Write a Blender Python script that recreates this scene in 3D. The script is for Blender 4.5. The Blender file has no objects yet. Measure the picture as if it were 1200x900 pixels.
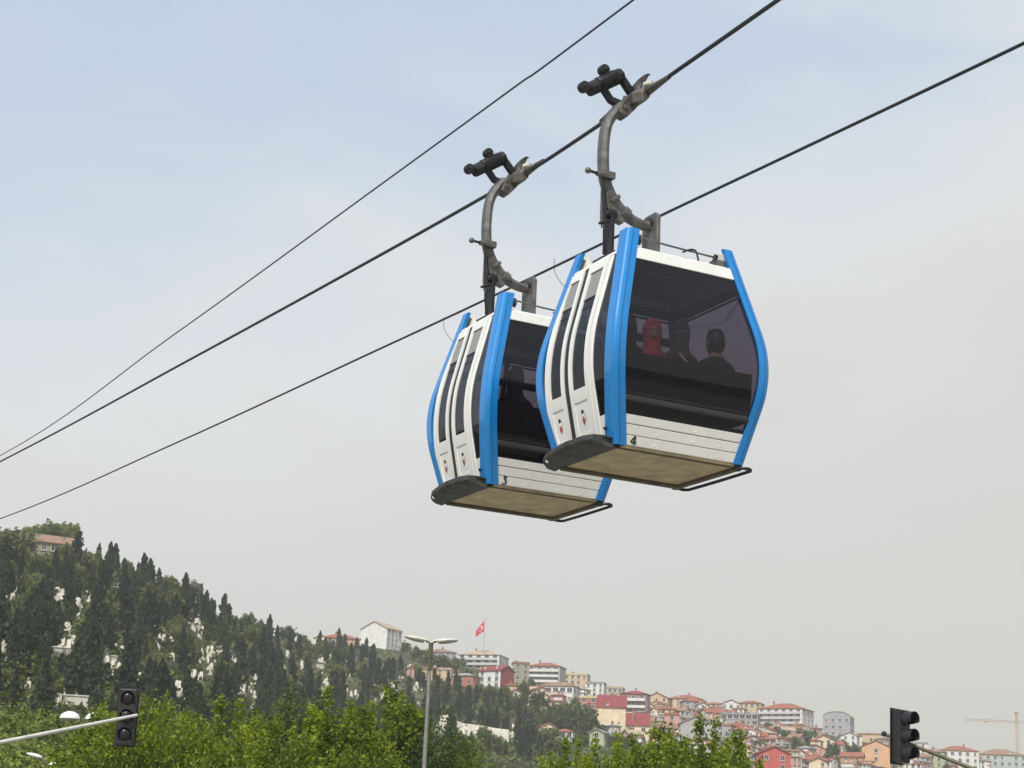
import bpy, bmesh, math, random
import numpy as np
from mathutils import Vector, Matrix

# ------------------------------------------------------------------ camera, sky, sun, exposure
S = bpy.context.scene
COL = S.collection
F_PX, W_PX, H_PX = 2000.0, 1200.0, 900.0
PITCH, ROLL = math.radians(15.687), math.radians(2.574)
EYE = np.array([0.0, 0.0, 1.6])
_f = np.array([0, math.cos(PITCH), math.sin(PITCH)])
_u0 = np.array([0, -math.sin(PITCH), math.cos(PITCH)])
_r0 = np.array([1.0, 0, 0])
_r = _r0 * math.cos(ROLL) + _u0 * math.sin(ROLL)
_u = -_r0 * math.sin(ROLL) + _u0 * math.cos(ROLL)
cd = bpy.data.cameras.new('camera'); cam = bpy.data.objects.new('camera', cd); COL.objects.link(cam)
cd.sensor_width = 36.0; cd.lens = 36.0 * F_PX / W_PX; cd.clip_start = 0.1; cd.clip_end = 12000
M = Matrix.Identity(4)
for i in range(3):
    M[i][0], M[i][1], M[i][2], M[i][3] = _r[i], _u[i], -_f[i], EYE[i]
cam.matrix_world = M
S.camera = cam

SUN_EL, SUN_AZ = math.radians(50), math.radians(200)      # azimuth measured from +Y towards +X
world = bpy.data.worlds.new('World'); S.world = world; world.use_nodes = True
nt = world.node_tree; nt.nodes.clear()
N = nt.nodes.new; Lk = nt.links.new
out = N('ShaderNodeOutputWorld')
sky = N('ShaderNodeTexSky'); sky.sky_type = 'NISHITA'; sky.sun_disc = False
sky.sun_elevation = SUN_EL; sky.sun_rotation = SUN_AZ; sky.dust_density = 4.0; sky.air_density = 1.2
bg1 = N('ShaderNodeBackground'); bg1.inputs[1].default_value = 0.10; Lk(sky.outputs[0], bg1.inputs[0])
# thin milky cloud veil over the blue
tc = N('ShaderNodeTexCoord'); sep = N('ShaderNodeSeparateXYZ'); Lk(tc.outputs['Generated'], sep.inputs[0])
ramp = N('ShaderNodeValToRGB'); cr = ramp.color_ramp
cr.elements[0].position = 0.0; cr.elements[0].color = (0.64, 0.62, 0.575, 1)
cr.elements[1].position = 0.80; cr.elements[1].color = (0.40, 0.53, 0.74, 1)
for q_, c_ in ((0.12, (0.65, 0.64, 0.602)), (0.24, (0.685, 0.68, 0.66)), (0.31, (0.725, 0.735, 0.735)), (0.40, (0.625, 0.685, 0.745)), (0.48, (0.53, 0.615, 0.725))):
    e = cr.elements.new(q_); e.color = (*c_, 1)
mp = N('ShaderNodeMapping'); mp.inputs['Scale'].default_value = (2.2, 2.2, 6.0); mp.inputs['Location'].default_value = (3.1, 1.2, 0.4); Lk(tc.outputs['Generated'], mp.inputs[0])
nz = N('ShaderNodeTexNoise'); nz.inputs['Scale'].default_value = 1.7; nz.inputs['Detail'].default_value = 7; nz.inputs['Roughness'].default_value = 0.55
nz.inputs['Distortion'].default_value = 0.6
Lk(mp.outputs[0], nz.inputs['Vector'])
# the noise bends the veil's height so that cloud streaks drift across the gradient
ma = N('ShaderNodeMath'); ma.operation = 'MULTIPLY_ADD'; ma.inputs[1].default_value = -1.0; ma.inputs[2].default_value = 0.5
Lk(nz.outputs[0], ma.inputs[0])
mb_ = N('ShaderNodeMath'); mb_.operation = 'MULTIPLY'; Lk(ma.outputs[0], mb_.inputs[0]); Lk(sep.outputs[2], mb_.inputs[1])
me_ = N('ShaderNodeMath'); me_.operation = 'MULTIPLY_ADD'; me_.inputs[1].default_value = -0.24; Lk(sep.outputs[0], me_.inputs[0]); Lk(sep.outputs[2], me_.inputs[2])   # the veil thickens towards the east
md = N('ShaderNodeMath'); md.operation = 'ADD'; Lk(me_.outputs[0], md.inputs[0]); Lk(mb_.outputs[0], md.inputs[1])
Lk(md.outputs[0], ramp.inputs[0])
bg2 = N('ShaderNodeBackground'); bg2.inputs[1].default_value = 1.13; Lk(ramp.outputs[0], bg2.inputs[0])
mx = N('ShaderNodeMixShader'); mx.inputs[0].default_value = 0.86
Lk(bg1.outputs[0], mx.inputs[1]); Lk(bg2.outputs[0], mx.inputs[2]); Lk(mx.outputs[0], out.inputs[0])

sd = bpy.data.lights.new('sun', 'SUN'); sun = bpy.data.objects.new('sun', sd); COL.objects.link(sun)
sd.energy = 4.0; sd.angle = math.radians(2.0); sd.color = (1.0, 0.955, 0.88)
_sv = Vector((math.sin(SUN_AZ) * math.cos(SUN_EL), math.cos(SUN_AZ) * math.cos(SUN_EL), math.sin(SUN_EL)))
sun.rotation_euler = _sv.to_track_quat('Z', 'Y').to_euler()
S.view_settings.view_transform = 'Standard'; S.view_settings.look = 'None'
S.view_settings.exposure = 0.06; S.view_settings.gamma = 1.0; S.view_settings.use_curve_mapping = False
S.render.engine = 'CYCLES'
S.cycles.max_bounces = 10; S.cycles.transparent_max_bounces = 16; S.cycles.volume_bounces = 1
S.cycles.use_denoising = True

# ------------------------------------------------------------------ helpers
rnd = random.Random(7)

def ray(px, py):
    return _f + _r * (px - W_PX / 2) / F_PX + _u * (H_PX / 2 - py) / F_PX

def azel(px, py):
    d = ray(px, py); return math.atan2(d[0], d[1]), d[2] / math.hypot(d[0], d[1])

def at(px, py, hd):
    """point seen at a pixel, hd metres away along the ground"""
    d = ray(px, py); k = hd / math.hypot(d[0], d[1]); return Vector(EYE + d * k)

def project(p):
    v = np.array(p) - EYE; z = v @ _f
    return W_PX / 2 + F_PX * (v @ _r) / z, H_PX / 2 - F_PX * (v @ _u) / z

def mat(name, col, rough=0.6, metal=0.0, var=0.12, scale=8.0, bump=0.0, spec=0.5, col2=None, coat=0.0, detail=4.0):
    m = bpy.data.materials.new(name); m.use_nodes = True
    t = m.node_tree; b = t.nodes['Principled BSDF']
    b.inputs['Roughness'].default_value = rough; b.inputs['Metallic'].default_value = metal
    b.inputs['Specular IOR Level'].default_value = spec; b.inputs['Coat Weight'].default_value = coat
    c = t.nodes.new('ShaderNodeTexCoord'); n = t.nodes.new('ShaderNodeTexNoise')
    n.inputs['Scale'].default_value = scale; n.inputs['Detail'].default_value = detail
    t.links.new(c.outputs['Object'], n.inputs['Vector'])
    r = t.nodes.new('ShaderNodeValToRGB')
    a = r.color_ramp.elements
    c2 = col2 or tuple(min(1, x * (1 + var)) for x in col)
    a[0].position = 0.32; a[1].position = 0.68
    a[0].color = (*[x * (1 - var) for x in col], 1); a[1].color = (*c2, 1)
    t.links.new(n.outputs[0], r.inputs[0]); t.links.new(r.outputs[0], b.inputs['Base Color'])
    if bump:
        bp = t.nodes.new('ShaderNodeBump'); bp.inputs['Strength'].default_value = bump; bp.inputs['Distance'].default_value = 0.02
        t.links.new(n.outputs[0], bp.inputs['Height']); t.links.new(bp.outputs[0], b.inputs['Normal'])
    return m

def dirty(m, dirt=(0.20, 0.17, 0.12), amount=0.45, scale=(5, 5, 1.2)):
    """streaky grime over a painted surface"""
    t = m.node_tree; b = t.nodes['Principled BSDF']
    lk = b.inputs['Base Color'].links[0]; src = lk.from_socket
    c = t.nodes.new('ShaderNodeTexCoord'); mp = t.nodes.new('ShaderNodeMapping'); mp.inputs['Scale'].default_value = scale
    n = t.nodes.new('ShaderNodeTexNoise'); n.inputs['Scale'].default_value = 3.0; n.inputs['Detail'].default_value = 8; n.inputs['Roughness'].default_value = 0.7
    t.links.new(c.outputs['Object'], mp.inputs[0]); t.links.new(mp.outputs[0], n.inputs['Vector'])
    r = t.nodes.new('ShaderNodeValToRGB'); r.color_ramp.elements[0].position = 0.5; r.color_ramp.elements[1].position = 0.8
    r.color_ramp.elements[0].color = (0, 0, 0, 1); r.color_ramp.elements[1].color = (amount,) * 3 + (1,)
    mxn = t.nodes.new('ShaderNodeMix'); mxn.data_type = 'RGBA'; mxn.inputs[7].default_value = (*dirt, 1)
    t.links.new(n.outputs[0], r.inputs[0]); t.links.new(r.outputs[0], mxn.inputs[0])
    t.links.new(src, mxn.inputs[6]); t.links.new(mxn.outputs[2], b.inputs['Base Color'])
    return m

def leaf_mat(name, dark, light, trans=0.35, rough=0.55, vary=(0.6, -0.32)):
    m = bpy.data.materials.new(name); m.use_nodes = True
    t = m.node_tree; t.nodes.clear()
    o = t.nodes.new('ShaderNodeOutputMaterial')
    a = t.nodes.new('ShaderNodeAttribute'); a.attribute_name = 'tone'
    oi = t.nodes.new('ShaderNodeObjectInfo')
    s = t.nodes.new('ShaderNodeMath'); s.operation = 'MULTIPLY_ADD'; s.inputs[1].default_value = vary[0]; s.inputs[2].default_value = vary[1]
    t.links.new(oi.outputs['Random'], s.inputs[0])
    ad = t.nodes.new('ShaderNodeMath'); ad.operation = 'ADD'; ad.use_clamp = True
    t.links.new(a.outputs['Fac'], ad.inputs[0]); t.links.new(s.outputs[0], ad.inputs[1])
    r = t.nodes.new('ShaderNodeValToRGB'); r.color_ramp.elements[0].color = (*dark, 1); r.color_ramp.elements[1].color = (*light, 1)
    t.links.new(ad.outputs[0], r.inputs[0])
    d = t.nodes.new('ShaderNodeBsdfPrincipled'); d.inputs['Roughness'].default_value = rough; d.inputs['Specular IOR Level'].default_value = 0.35
    tr = t.nodes.new('ShaderNodeBsdfTranslucent'); t.links.new(r.outputs[0], d.inputs['Base Color']); t.links.new(r.outputs[0], tr.inputs['Color'])
    x = t.nodes.new('ShaderNodeMixShader'); x.inputs[0].default_value = trans
    t.links.new(d.outputs[0], x.inputs[1]); t.links.new(tr.outputs[0], x.inputs[2]); t.links.new(x.outputs[0], o.inputs[0])
    return m

def glass_mat(name, tint, rough=0.02, haze=0.0, hazecol=(0.3, 0.3, 0.28)):
    m = bpy.data.materials.new(name); m.use_nodes = True
    t = m.node_tree; t.nodes.clear()
    o = t.nodes.new('ShaderNodeOutputMaterial')
    tp = t.nodes.new('ShaderNodeBsdfTransparent'); tp.inputs[0].default_value = (*tint, 1)
    g = t.nodes.new('ShaderNodeBsdfGlossy'); g.inputs['Roughness'].default_value = rough
    fr = t.nodes.new('ShaderNodeFresnel'); fr.inputs[0].default_value = 1.45
    x = t.nodes.new('ShaderNodeMixShader')
    ge = t.nodes.new('ShaderNodeNewGeometry'); iv = t.nodes.new('ShaderNodeMath'); iv.operation = 'SUBTRACT'; iv.inputs[0].default_value = 1.0
    t.links.new(ge.outputs['Backfacing'], iv.inputs[1]); mu = t.nodes.new('ShaderNodeMath'); mu.operation = 'MULTIPLY'      # one reflection per pane, on its outer face
    t.links.new(iv.outputs[0], mu.inputs[0]); t.links.new(fr.outputs[0], mu.inputs[1]); t.links.new(mu.outputs[0], x.inputs[0])
    base = tp.outputs[0]
    if haze:
        df = t.nodes.new('ShaderNodeBsdfDiffuse'); df.inputs[0].default_value = (*hazecol, 1)
        y = t.nodes.new('ShaderNodeMixShader'); y.inputs[0].default_value = haze
        t.links.new(tp.outputs[0], y.inputs[1]); t.links.new(df.outputs[0], y.inputs[2]); base = y.outputs[0]
    t.links.new(base, x.inputs[1]); t.links.new(g.outputs[0], x.inputs[2]); t.links.new(x.outputs[0], o.inputs[0])
    return m

def link(name, me, m=None, parent=None, smooth=False):
    ob = bpy.data.objects.new(name, me); COL.objects.link(ob)
    if m is not None:
        for q in (m if isinstance(m, (list, tuple)) else [m]): me.materials.append(q)
    if smooth: me.shade_smooth(); me.set_sharp_from_angle(angle=math.radians(42))
    if parent is not None: ob.parent = parent
    return ob

def tag(ob, label, cat, group=None):
    ob['label'] = label; ob['category'] = cat
    if group: ob['group'] = group
    return ob

def empty(name, loc, rz=0.0, label=None, cat=None, group=None):
    o = bpy.data.objects.new(name, None); COL.objects.link(o); o.location = loc; o.rotation_euler = (0, 0, rz)
    o.empty_display_size = 0.2
    if label: tag(o, label, cat, group)
    return o

class MB:
    def __init__(s): s.v = []; s.f = []; s.mi = []
    def add(s, vs, fs, mi=0):
        k = len(s.v); s.v += [tuple(x) for x in vs]; s.f += [tuple(i + k for i in f) for f in fs]; s.mi += [mi] * len(fs); return s
    def box(s, x0, x1, y0, y1, z0, z1, mi=0, T=None):
        vs = [(x, y, z) for x in (x0, x1) for y in (y0, y1) for z in (z0, z1)]
        if T is not None: vs = [tuple(T @ Vector(v)) for v in vs]
        return s.add(vs, [(0, 1, 3, 2), (4, 6, 7, 5), (0, 4, 5, 1), (2, 3, 7, 6), (0, 2, 6, 4), (1, 5, 7, 3)], mi)
    def loft(s, rings, cap=True, closed=True, mi=0):
        n = len(rings[0]); vs = [p for r_ in rings for p in r_]; fs = []
        for i in range(len(rings) - 1):
            for j in range(n if closed else n - 1):
                a = i * n + j; b = i * n + (j + 1) % n
                fs.append((a, b, b + n, a + n))
        if cap and closed:
            fs.append(tuple(range(n - 1, -1, -1))); fs.append(tuple(range((len(rings) - 1) * n, len(rings) * n)))
        return s.add(vs, fs, mi)
    def tube(s, pts, rad, seg=10, mi=0, squash=1.0, up=(0, 0, 1)):
        P = [Vector(p) for p in pts]; rs = rad if isinstance(rad, (list, tuple)) else [rad] * len(P)
        rings = []; prev = None
        for i, p in enumerate(P):
            d = (P[min(i + 1, len(P) - 1)] - P[max(i - 1, 0)]).normalized()
            if prev is None:
                a = Vector(up) if abs(d.dot(Vector(up))) < 0.95 else Vector((1, 0, 0))
                x = d.cross(a).normalized()
            else:
                x = (prev - d * prev.dot(d)).normalized()
            prev = x; y = d.cross(x)
            rings.append([p + x * (math.cos(t) * rs[i]) + y * (math.sin(t) * rs[i] * squash) for t in (2 * math.pi * k / seg for k in range(seg))])
        return s.loft(rings, mi=mi)
    def ball(s, c, r_, seg=12, rings=8, mi=0, sc=(1, 1, 1)):
        rg = []
        for i in range(rings + 1):
            t = math.pi * i / rings; t = min(max(t, 0.02), math.pi - 0.02)
            rg.append([(c[0] + sc[0] * r_ * math.sin(t) * math.cos(p), c[1] + sc[1] * r_ * math.sin(t) * math.sin(p), c[2] - sc[2] * r_ * math.cos(t)) for p in (2 * math.pi * k / seg for k in range(seg))])
        return s.loft(rg, mi=mi)
    def mesh(s, name='mesh', bevel=0.0, seg=2):
        bm = bmesh.new(); vv = [bm.verts.new(p) for p in s.v]
        for f, mi in zip(s.f, s.mi):
            try:
                q = bm.faces.new([vv[i] for i in f]); q.material_index = mi
            except ValueError: pass
        bmesh.ops.recalc_face_normals(bm, faces=bm.faces)
        if bevel:
            bmesh.ops.bevel(bm, geom=[e for e in bm.edges if len(e.link_faces) == 2 and e.calc_face_angle(0) > 0.5], offset=bevel, segments=seg, profile=0.5, affect='EDGES')
        me = bpy.data.meshes.new(name); bm.to_mesh(me); bm.free(); return me
    def build(s, name, m, parent=None, bevel=0.0, smooth=False, seg=2):
        return link(name, s.mesh(name, bevel, seg), m, parent, smooth)

def smooth_path(pts, n=6):
    P = [Vector(p) for p in pts]; out_ = []
    for i in range(len(P) - 1):
        p0, p1, p2, p3 = P[max(i - 1, 0)], P[i], P[i + 1], P[min(i + 2, len(P) - 1)]
        for k in range(n):
            t = k / n
            out_.append(0.5 * ((2 * p1) + (p2 - p0) * t + (2 * p0 - 5 * p1 + 4 * p2 - p3) * t * t + (3 * p1 - p0 - 3 * p2 + p3) * t ** 3))
    out_.append(P[-1]); return out_

# ------------------------------------------------------------------ terrain
# ground line of the skyline: pixel x, pixel y, distance of the ridge, distance of its foot
RIDGE = [(-900, 640, 520, 150), (-250, 625, 440, 140), (0, 645, 450, 140), (60, 640, 455, 140), (130, 664, 470, 145), (200, 692, 500, 150), (262, 724, 540, 160),
         (330, 748, 620, 180), (375, 756, 720, 210), (430, 757, 800, 230), (500, 768, 830, 250), (560, 784, 850, 270), (640, 800, 870, 290), (700, 816, 890, 300), (780, 830, 910, 310),
         (860, 838, 940, 330), (950, 856, 980, 350), (1000, 866, 1020, 380), (1100, 886, 1100, 420), (1200, 897, 1180, 450), (1500, 925, 1300, 500), (2300, 1000, 1500, 600)]
_ra = []
for px, py, R_, r0_ in RIDGE:
    a_, e_ = azel(px, py); _ra.append((a_, e_ * R_ + 1.6, R_, r0_))
_ra = np.array(_ra)

def terr(az, r):
    R_ = np.interp(az, _ra[:, 0], _ra[:, 2]); Z = np.interp(az, _ra[:, 0], _ra[:, 1]); r0 = np.interp(az, _ra[:, 0], _ra[:, 3])
    side = np.clip((2.2 - np.abs(az)) / 1.2, 0, 1); Z = Z * side
    t = np.clip((r - r0) / (R_ - r0), 0, 1)
    z = Z * (0.75 * t + 0.25 * t * t * (3 - 2 * t))
    x = r * np.sin(az); y = r * np.cos(az)
    bump = (np.sin(x * 0.045 + 1.0) * np.cos(y * 0.038) * 1.6 + np.sin(x * 0.11) * np.sin(y * 0.09 + 2) * 0.7)
    z = z + bump * np.clip(t * 4, 0, 1) * np.clip((1 - t) * 5, 0.05, 1) * side
    z = np.where(r > R_, Z - (r - R_) * 0.05, z)
    return np.maximum(z, 0.0)

def ground_z(x, y): return float(terr(np.array(math.atan2(x, y)), np.array(math.hypot(x, y))))

_rr = np.concatenate([np.arange(40, 1600, 2.0)])
def hit(px, py):
    a, e = azel(px, py)
    zt = terr(np.full_like(_rr, a), _rr); k = np.nonzero(zt >= 1.6 + _rr * e)[0]
    if len(k) and k[0] > 0: r = _rr[k[0]]
    else: r = float(np.interp(a, _ra[:, 0], _ra[:, 2])) - 3
    x, y = r * math.sin(a), r * math.cos(a)
    return Vector((x, y, ground_z(x, y))), r

m_ground = mat('hillside_soil_and_grass', (0.055, 0.062, 0.028), 0.95, var=0.45, scale=0.06, col2=(0.13, 0.125, 0.075), detail=9, spec=0.1)
_t = m_ground.node_tree; _b = _t.nodes['Principled BSDF']
_src = _b.inputs['Base Color'].links[0].from_socket
_g = _t.nodes.new('ShaderNodeNewGeometry'); _ln = _t.nodes.new('ShaderNodeVectorMath'); _ln.operation = 'LENGTH'; _t.links.new(_g.outputs['Position'], _ln.inputs[0])
_mr = _t.nodes.new('ShaderNodeMapRange'); _mr.inputs[1].default_value = 40; _mr.inputs[2].default_value = 70; _t.links.new(_ln.outputs['Value'], _mr.inputs[0])
_mx = _t.nodes.new('ShaderNodeMix'); _mx.data_type = 'RGBA'; _mx.inputs[6].default_value = (0.30, 0.28, 0.24, 1)     # paved square under the ropeway
_t.links.new(_mr.outputs[0], _mx.inputs[0]); _t.links.new(_src, _mx.inputs[7]); _t.links.new(_mx.outputs[2], _b.inputs['Base Color'])

az = np.concatenate([np.linspace(-math.pi, -0.62, 60, endpoint=False), np.linspace(-0.62, 0.62, 320, endpoint=False), np.linspace(0.62, math.pi, 61)])
rr = np.concatenate([[3, 20, 60, 100], np.arange(130, 1300, 11), np.linspace(1310, 3000, 30)])
A_, R2 = np.meshgrid(az, rr); Z_ = terr(A_, R2)
vs = np.stack([R2 * np.sin(A_), R2 * np.cos(A_), Z_], -1).reshape(-1, 3)
na = len(az); fs = []
for i in range(len(rr) - 1):
    for j in range(na - 1):
        a = i * na + j; fs.append((a, a + na, a + na + 1, a + 1))
vs = np.vstack([vs, [[0, 0, 0]]]); c0 = len(vs) - 1
fs += [(c0, j, j + 1) for j in range(na - 1)]
me = bpy.data.meshes.new('ground'); me.from_pydata(vs.tolist(), [], fs); me.update()
bm = bmesh.new(); bm.from_mesh(me); bmesh.ops.remove_doubles(bm, verts=bm.verts, dist=0.01); bmesh.ops.recalc_face_normals(bm, faces=bm.faces); bm.to_mesh(me); bm.free()
g = link('ground', me, m_ground, smooth=True); g['kind'] = 'structure'
if g.data.polygons[len(g.data.polygons) // 2].normal.z < 0: g.data.flip_normals()

# ------------------------------------------------------------------ vegetation meshes
def quads(name, C, U, V, tone, m):
    """leaf faces: centre, half-length vector, half-width vector; each leaf is folded along its rib"""
    n = len(C); Nn = np.cross(U, V); Nn /= (np.linalg.norm(Nn, axis=1, keepdims=True) + 1e-9)
    w = np.linalg.norm(V, axis=1, keepdims=True)
    a = C - U; b = C + V + Nn * w * 0.3 - U * 0.1; c = C + U; d = C - V + Nn * w * 0.3 - U * 0.1
    v = np.stack([a, b, c, d], 1).reshape(-1, 3)
    idx = np.arange(n) * 4
    f = np.concatenate([np.stack([idx, idx + 1, idx + 2], 1), np.stack([idx, idx + 2, idx + 3], 1)])
    me = bpy.data.meshes.new(name); me.from_pydata(v.tolist(), [], f.tolist())
    at_ = me.attributes.new('tone', 'FLOAT', 'POINT'); at_.data.foreach_set('value', np.repeat(tone, 4).astype(np.float32))
    me.materials.append(m); me.update(); return me

def rvec(rg, n):
    v = rg.normal(size=(n, 3)); return v / np.linalg.norm(v, axis=1, keepdims=True)

m_bark = mat('bark', (0.09, 0.07, 0.05), 0.9, var=0.3, scale=6, bump=0.4)
m_cyp = leaf_mat('cypress_foliage', (0.013, 0.026, 0.016), (0.080, 0.112, 0.054), 0.2, 0.8)
m_hillleaf = leaf_mat('hill_broadleaf_foliage', (0.045, 0.07, 0.018), (0.19, 0.22, 0.05), 0.3, 0.7)
m_olive = leaf_mat('pale_spring_foliage', (0.09, 0.11, 0.03), (0.24, 0.24, 0.085), 0.3, 0.7)
m_crest = leaf_mat('crest_tree_foliage', (0.07, 0.11, 0.022), (0.27, 0.32, 0.06), 0.35, 0.6)
m_leaf = leaf_mat('fresh_green_foliage', (0.030, 0.068, 0.005), (0.33, 0.41, 0.022), 0.45, 0.45, (0.22, -0.06))
m_leafd = leaf_mat('deep_green_foliage', (0.026, 0.058, 0.008), (0.17, 0.23, 0.022), 0.35, 0.5)

def cypress_mesh(seed, H=9.0, w=1.05, n=1500, size=0.25, twin=0.0):
    rg = np.random.default_rng(seed)
    z = rg.random(n) ** 0.85
    lob = 1 + 0.25 * np.sin(z * 17 + seed) + 0.2 * np.sin(z * 41 + seed * 2)
    prof = np.clip((z + 0.03) ** 0.30 * (1 - z) ** 0.72 * 1.45, 0, 1.05) * lob
    th = rg.random(n) * 2 * np.pi
    lump = 1 + 0.22 * np.sin(th * 3 + z * 9 + seed)
    rad = w * prof * lump * (0.55 + 0.5 * rg.random(n) ** 0.5)
    C = np.stack([rad * np.cos(th), rad * np.sin(th), 0.6 + z * (H - 0.6)], 1)
    C[:, 0] += 0.25 * np.sin(z * 3 + seed)
    if twin:
        k = rg.random(n) < 0.4; C[k, 0] += w * (0.5 + 0.5 * z[k]); C[k, 2] *= twin
    U = rvec(rg, n) * 0.5 + np.stack([np.cos(th) * .4, np.sin(th) * .4, np.ones(n)], 1)
    U /= np.linalg.norm(U, axis=1, keepdims=True); L = size * (0.6 + 0.8 * rg.random((n, 1)))
    V = np.cross(U, rvec(rg, n)); V /= np.linalg.norm(V, axis=1, keepdims=True)
    return quads('cypress_crown', C, U * L * 1.25, V * L * 0.75, rg.random(n), m_cyp)

def cypress_trunk(H=9.0):
    b = MB(); b.tube([(0, 0, -1.0), (0, 0, 1.2), (0.05, 0, H * 0.5), (0.1, 0, H * 0.9)], [0.2, 0.16, 0.1, 0.02], 6); me = b.mesh('cypress_trunk'); me.materials.append(m_bark); return me

def broad_meshes(seed, H, W, K, per, leaf, m, base=0.25, tight=1.0):
    """trunk with limbs, crown of leaves gathered along many shoots"""
    rg = np.random.default_rng(seed)
    th = rg.random(K) * 2 * np.pi; ph = np.arccos(1 - 1.45 * rg.random(K)) * 0.98
    cz = H * (base + (1 - base) * 0.42)
    rx = W / 2 * (0.72 + 0.4 * rg.random(K)); rzz = (H - cz) * (0.70 + 0.42 * rg.random(K))
    T = np.stack([np.sin(ph) * np.cos(th) * rx, np.sin(ph) * np.sin(th) * rx, cz + np.cos(ph) * rzz], 1)
    T[:, 2] = np.minimum(T[:, 2], H)
    O = np.stack([T[:, 0] * 0.25, T[:, 1] * 0.25, np.minimum(H * base + (T[:, 2] - H * base) * 0.35, T[:, 2] - 0.1)], 1)
    n = K * per; k = np.repeat(np.arange(K), per)
    t = 0.28 + 0.76 * rg.random(n) ** 0.75
    spread = (max(W, 3.5) * 0.085 * tight) * (1.15 - 0.75 * t)[:, None]
    up = np.zeros((n, 3)); up[:, 2] = (t ** 2) * H * 0.05
    C = O[k] + (T - O)[k] * t[:, None] + rg.normal(size=(n, 3)) * spread + up
    C[:, 2] = np.maximum(C[:, 2], H * base * 0.6)
    U = rvec(rg, n); U[:, 2] -= 0.35; U /= np.linalg.norm(U, axis=1, keepdims=True)
    V = np.cross(U, rvec(rg, n)); V /= np.linalg.norm(V, axis=1, keepdims=True)
    L = leaf * (0.55 + 0.7 * rg.random((n, 1)))
    tone = np.clip(0.5 * rg.random(n) + 0.5 * rg.random(K)[k], 0, 1)
    crown = quads('crown', C, U * L, V * L * 0.62, tone, m)
    b = MB(); tr = H * 0.022
    b.tube(smooth_path([(0, 0, -0.4), (0.05, 0, H * base * 0.6), (-0.05, 0.05, H * 0.5), (0, 0, H * 0.78)], 3), [tr * (1.25 - 1.1 * i / 9) for i in range(10)], 8)
    for i in range(0, K, max(1, K // 22)):
        p, q = Vector(O[i]), Vector(T[i]); s0 = Vector((0, 0, max(H * base * 0.7, p.z - 0.12 * H)))
        b.tube(smooth_path([s0, p, p.lerp(q, 0.55) + Vector((0, 0, 0.1)), q], 2), [tr * 0.5, tr * .44, tr * .36, tr * .28, tr * .2, tr * .12, tr * .05], 5)
    me = b.mesh('trunk'); me.materials.append(m_bark); me.shade_smooth(); return me, crown

def plant_tree(name, trunk, crown, loc, sc, rz, label, group=None, cat='tree'):
    o = empty(name, loc, rz, label, cat, group); o.scale = sc
    a = bpy.data.objects.new('trunk', trunk); COL.objects.link(a); a.parent = o
    c = bpy.data.objects.new('crown', crown); COL.objects.link(c); c.parent = o
    return o

cyps = [cypress_mesh(11 + i, H=9.0, w=0.95 + 0.09 * (i % 5), twin=(0, 0, .82, 0, .9, 0, .75)[i]) for i in range(7)]
cyps_far = [cypress_mesh(31 + i, H=9.0, w=1.1, n=620, size=.36) for i in range(3)]
cyp_tr = cypress_trunk()
hillb = [broad_meshes(40 + i, 7.0, 6.4, 46, 26, 0.42, m_hillleaf, base=0.18) for i in range(3)]
crestb = [broad_meshes(52 + i, 7.0, 6.8, 60, 40, 0.33, m_crest, base=0.18) for i in range(2)]
palb = [broad_meshes(60 + i, 8.0, 7.0, 50, 28, 0.40, m_olive, base=0.2) for i in range(2)]
nearA = {w_: [broad_meshes(80 + i + int(w_ * 7), 6.5, w_, int(26 + 11 * w_), 270, 0.082, m_leaf, base=0.2, tight=0.62) for i in range(2)] for w_ in (2.4, 4.2, 6.6)}
nearD = [broad_meshes(95 + i, 6.5, 3.4, 100, 140, 0.075, m_leafd, base=0.15) for i in range(2)]

# ------------------------------------------------------------------ the town on the far hillside
ROOF = {'tile': mat('clay_roof_tiles', (0.29, 0.095, 0.055), 0.85, var=0.3, scale=1.2, detail=8),
        'red': mat('red_roof_sheet', (0.24, 0.038, 0.036), 0.8, var=0.2, scale=1.0),
        'brown': mat('weathered_brown_tiles', (0.27, 0.16, 0.10), 0.9, var=0.3, scale=1.2, detail=8),
        'beige': mat('beige_roof_tiles', (0.40, 0.31, 0.21), 0.9, var=0.25, scale=1.1, detail=8),
        'grey': mat('grey_roof_sheet', (0.27, 0.27, 0.26), 0.8, var=0.2, scale=0.8),
        'yellow': mat('yellowish_roof_sheet', (0.52, 0.44, 0.24), 0.7, var=0.2, scale=0.8)}
WALLC = {'white': (0.70, 0.69, 0.65), 'cream': (0.74, 0.61, 0.42), 'sand': (0.58, 0.43, 0.26), 'grey': (0.42, 0.41, 0.39), 'olive': (0.33, 0.30, 0.20),
         'orange': (0.55, 0.22, 0.09), 'peach': (0.66, 0.38, 0.22), 'pink': (0.56, 0.30, 0.25), 'maroon': (0.27, 0.06, 0.06), 'coral': (0.52, 0.11, 0.09), 'brick': (0.44, 0.16, 0.10),
         'mauve': (0.34, 0.23, 0.21), 'green': (0.40, 0.45, 0.27), 'teal': (0.42, 0.50, 0.46), 'lilac': (0.36, 0.35, 0.37), 'yellow': (0.62, 0.45, 0.16)}
WALL = {k: dirty(mat('%s_render_wall' % k, c, 0.9, var=0.10, scale=0.5, detail=8), amount=0.3, scale=(0.5, 0.5, 0.12)) for k, c in WALLC.items()}
m_frame = mat('window_frame_paint', (0.62, 0.60, 0.56), 0.6, var=0.1)
m_pane = mat('dark_window_glass', (0.035, 0.04, 0.05), 0.08, var=0.3, scale=0.4, spec=0.8)
m_slab = mat('pale_concrete', (0.55, 0.53, 0.48), 0.9, var=0.15, scale=0.8)
m_rail = mat('balcony_rail_paint', (0.5, 0.5, 0.5), 0.6)
m_chim = mat('chimney_brick', (0.33, 0.16, 0.11), 0.9, var=0.2)

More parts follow.
